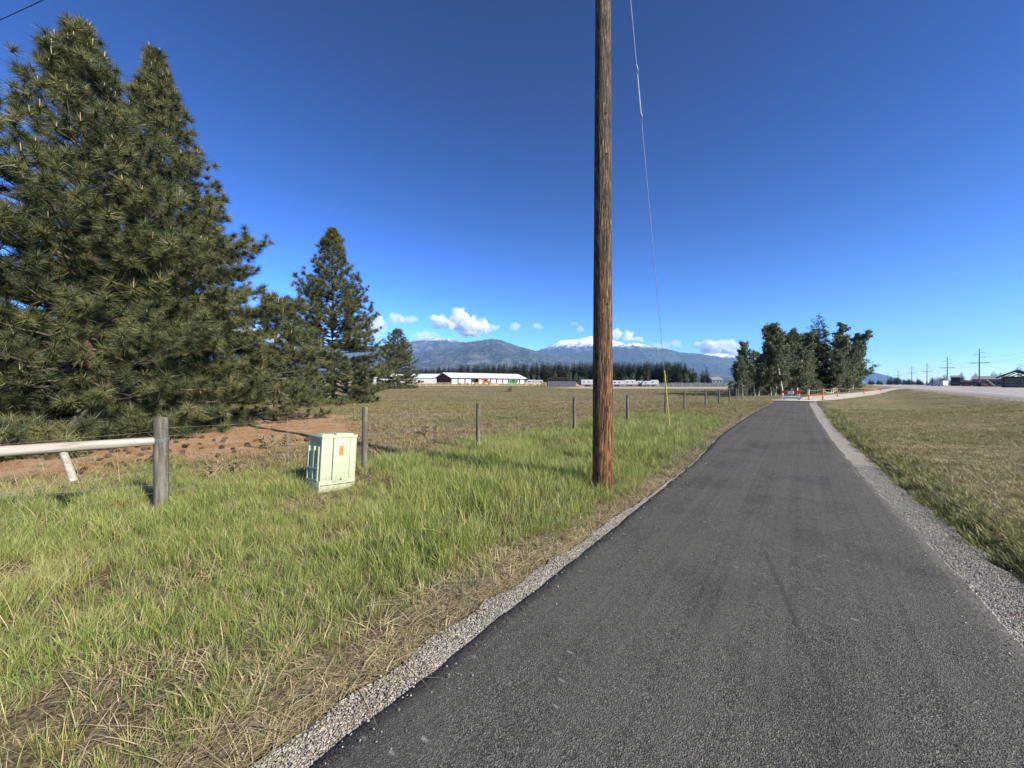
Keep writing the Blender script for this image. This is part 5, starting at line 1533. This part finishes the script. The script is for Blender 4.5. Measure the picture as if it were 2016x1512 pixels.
# keep the detour clear
dc = np.array([xy(47, -.7), xy(52.5, 1.2), (42, 50), (58, 63.5), (76, 79), (97, 96)])
dist = np.full(len(x), 1e9)
for a_, b_ in zip(dc[:-1], dc[1:]):
    ab = b_-a_; tt = np.clip(((x-a_[0])*ab[0]+(y-a_[1])*ab[1])/(ab@ab), 0, 1); dist = np.minimum(dist, np.hypot(x-a_[0]-ab[0]*tt, y-a_[1]-ab[1]*tt))
ok = in_view(x, y) & (p_ > grr(np.clip(s_, -8, 48))+.0) & (r.random(len(x)) < dn*.8) & (dist > 1.9) & ~((s_ > 50) & (p_ < 4)); x, y = x[ok], y[ok]
s_, p_ = sp(x, y); e_ = p_-grr(np.clip(s_, -8, 48))
grn_ = ss(-.25, .25, fbm(x*.35+11, y*.35, 3)) > r.random(len(x))
pk_ = np.where((e_ < .55) & (r.random(len(x)) < .7), 3, np.where(grn_, r.integers(1, 3, len(x)), r.integers(0, 2, len(x))))
srcs = [tuft(18, .085, .008, .12, 1.2, M['blade_dry'], 51, .8), tuft(18, .10, .008, .11, 1.0, M['blade_mown'], 52, dry=M['blade_dry'], dry_frac=.25),
        tuft(18, .105, .008, .10, .9, M['blade_mown'], 53), tuft(16, .15, .008, .09, .8, M['blade_edge'], 54, dry=M['blade_dry'], dry_frac=.12)]
scatter('mown_grass', 'short yellowing mown grass on the right verge', np.stack([x, y, ground_z(x, y)], 1), r.random(len(x))*6.28, np.abs(r.normal(size=len(x)))*.12, r.uniform(.7, 1.25, len(x))*np.interp(np.hypot(x, y), [6, 30, 100], [.9, 1.2, 1.9]), pk_, srcs)
n_m = len(x)
# 7. loose stones on the gravel shoulders and straw along the path edge
def stone(seed, mat_):
    bm = bmesh.new(); bmesh.ops.create_icosphere(bm, subdivisions=1, radius=1)
    rr = np.random.default_rng(seed)
    for v in bm.verts: v.co *= rr.uniform(.65, 1.15); v.co.z *= .65
    me = bpy.data.meshes.new('stone'); bm.to_mesh(me); bm.free(); me.materials.append(mat_)
    return bpy.data.objects.new('stone', me)
t = NT('stone', .85, .25)
t.color(t.ramp(t.rand(), [(0,(.08,.073,.060)), (.3,(.20,.183,.15)), (.7,(.32,.293,.245)), (.92,(.45,.415,.35)), (1,(.38,.29,.18))])); M['stone'] = t.m
n = 95000; s_ = r.uniform(-2, 11, n); side = r.random(n) < .62
f_ = r.random(n)
p_ = np.where(side, np.interp(s_, ys, right_edge(ys))-.02+f_*(np.interp(s_, ys, GR[1])-np.interp(s_, ys, right_edge(ys))), np.interp(s_, ys, left_edge(ys))+.02-f_*(np.interp(s_, ys, left_edge(ys))-np.interp(s_, ys, GL[1])))
p_ = p_+np.where(r.random(n) < .05, r.normal(size=n)*.16, 0)
x, y = xy(s_, p_); ok = in_view(x, y); x, y = x[ok], y[ok]; s_ = s_[ok]; p_ = p_[ok]
on_path = (p_ > np.interp(s_, ys, left_edge(ys))+.03) & (p_ < np.interp(s_, ys, right_edge(ys))-.03)
scatter('loose_stones', 'loose grey stones on the gravel shoulders', np.stack([x, y, np.where(on_path, .005, -.024)], 1), r.random(len(x))*6.28, r.random(len(x))*.6, np.exp(r.normal(size=len(x))*.32)*.0050, r.integers(0, 3, len(x)), [stone(1, M['stone']), stone(2, M['stone']), stone(3, M['stone'])])

# ------------------------------------------------------------------ pine cones on the litter
t = NT('pine_cone', .85, .15); t.color(t.ramp(t.rand(), [(0,(.045,.028,.018)), (1,(.12,.075,.045))])); M['cone'] = t.m
bm = bmesh.new()
for ring in range(6):
    zz = .01+ring*.016; rr = .034*math.sin((ring+1)/7*PI)+.008
    for k in range(7):
        a = 2*PI*k/7+ring*.45; c_ = Vector((math.cos(a)*rr*.55, math.sin(a)*rr*.55, zz)); o_ = Vector((math.cos(a), math.sin(a), .5)).normalized()
        l_ = Vector((-math.sin(a), math.cos(a), 0))
        vs = [bm.verts.new(c_-l_*.011), bm.verts.new(c_+l_*.011), bm.verts.new(c_+o_*rr*.8+l_*.004), bm.verts.new(c_+o_*rr*.8-l_*.004)]
        bm.faces.new(vs)
bmesh.ops.create_icosphere(bm, subdivisions=1, radius=.028, matrix=Matrix.Translation((0, 0, .05)) @ Matrix.Scale(1.5, 4, (0, 0, 1)))
cone_me = bpy.data.meshes.new('pine_cone'); bm.to_mesh(cone_me); bm.free(); cone_me.materials.append(M['cone'])
k = 0
while k < 90:
    x, y = random.uniform(-13.5, -6.0), random.uniform(6.4, 11.8)
    if duff_mask(np.array([x]), np.array([y]))[0] < .6 or abs(x) > 1.36*y: continue
    o = put_mesh('pine_cone', cone_me, (x, y, gz(x, y)+.03), random.uniform(.9, 1.5), random.random()*6, 'small dark pine cone lying on the orange needle litter under the pines', 'pine cone', 'pine cones on the needle litter')
    o.rotation_euler = (1.4, random.random()*6, random.random()*6); k += 1
# weeds by the pedestal and the field tumbleweed
M['straw_stem'] = plain('dry_stem', (.26,.20,.11), .9, .1, .2)
M['weed'] = leaf_mat('weed_leaf', [(.14,.11,.055),(.21,.17,.085),(.19,.19,.07)], .2)
for (x, y, H_, lab, sd_) in ((-5.45, 7.2, .38, 'brown scrubby weed left of the pedestal by the litter', 5), (-6.3, 10.2, .5, 'green leafy weed at the edge of the pine litter', 6), (-.3, 75, 1.3, 'grey round tumbleweed shrub out in the field', 7), (-2.7, 12.6, .5, 'small dry weed in the field behind the pedestal post', 9)):
    mb, V, Fc, tint = leafy_parts(H=H_, seed=sd_, lead=3, nleaf=420, leaf=.07*max(.6, H_), spread=.7, bare=.02)
    o = empty('weed', (x, y, gz(x, y))); tag(o, lab, 'weed')
    mb.v = [tuple(np.array(p)*[1, 1, 1]) for p in mb.v]
    mb.build('stems', M['straw_stem'], o); mesh_np('leaves', V, Fc, M['weed'], o, attrs=dict(tint=tint))
print('TUFTS', n_lush, n_th, n_f, n_m)
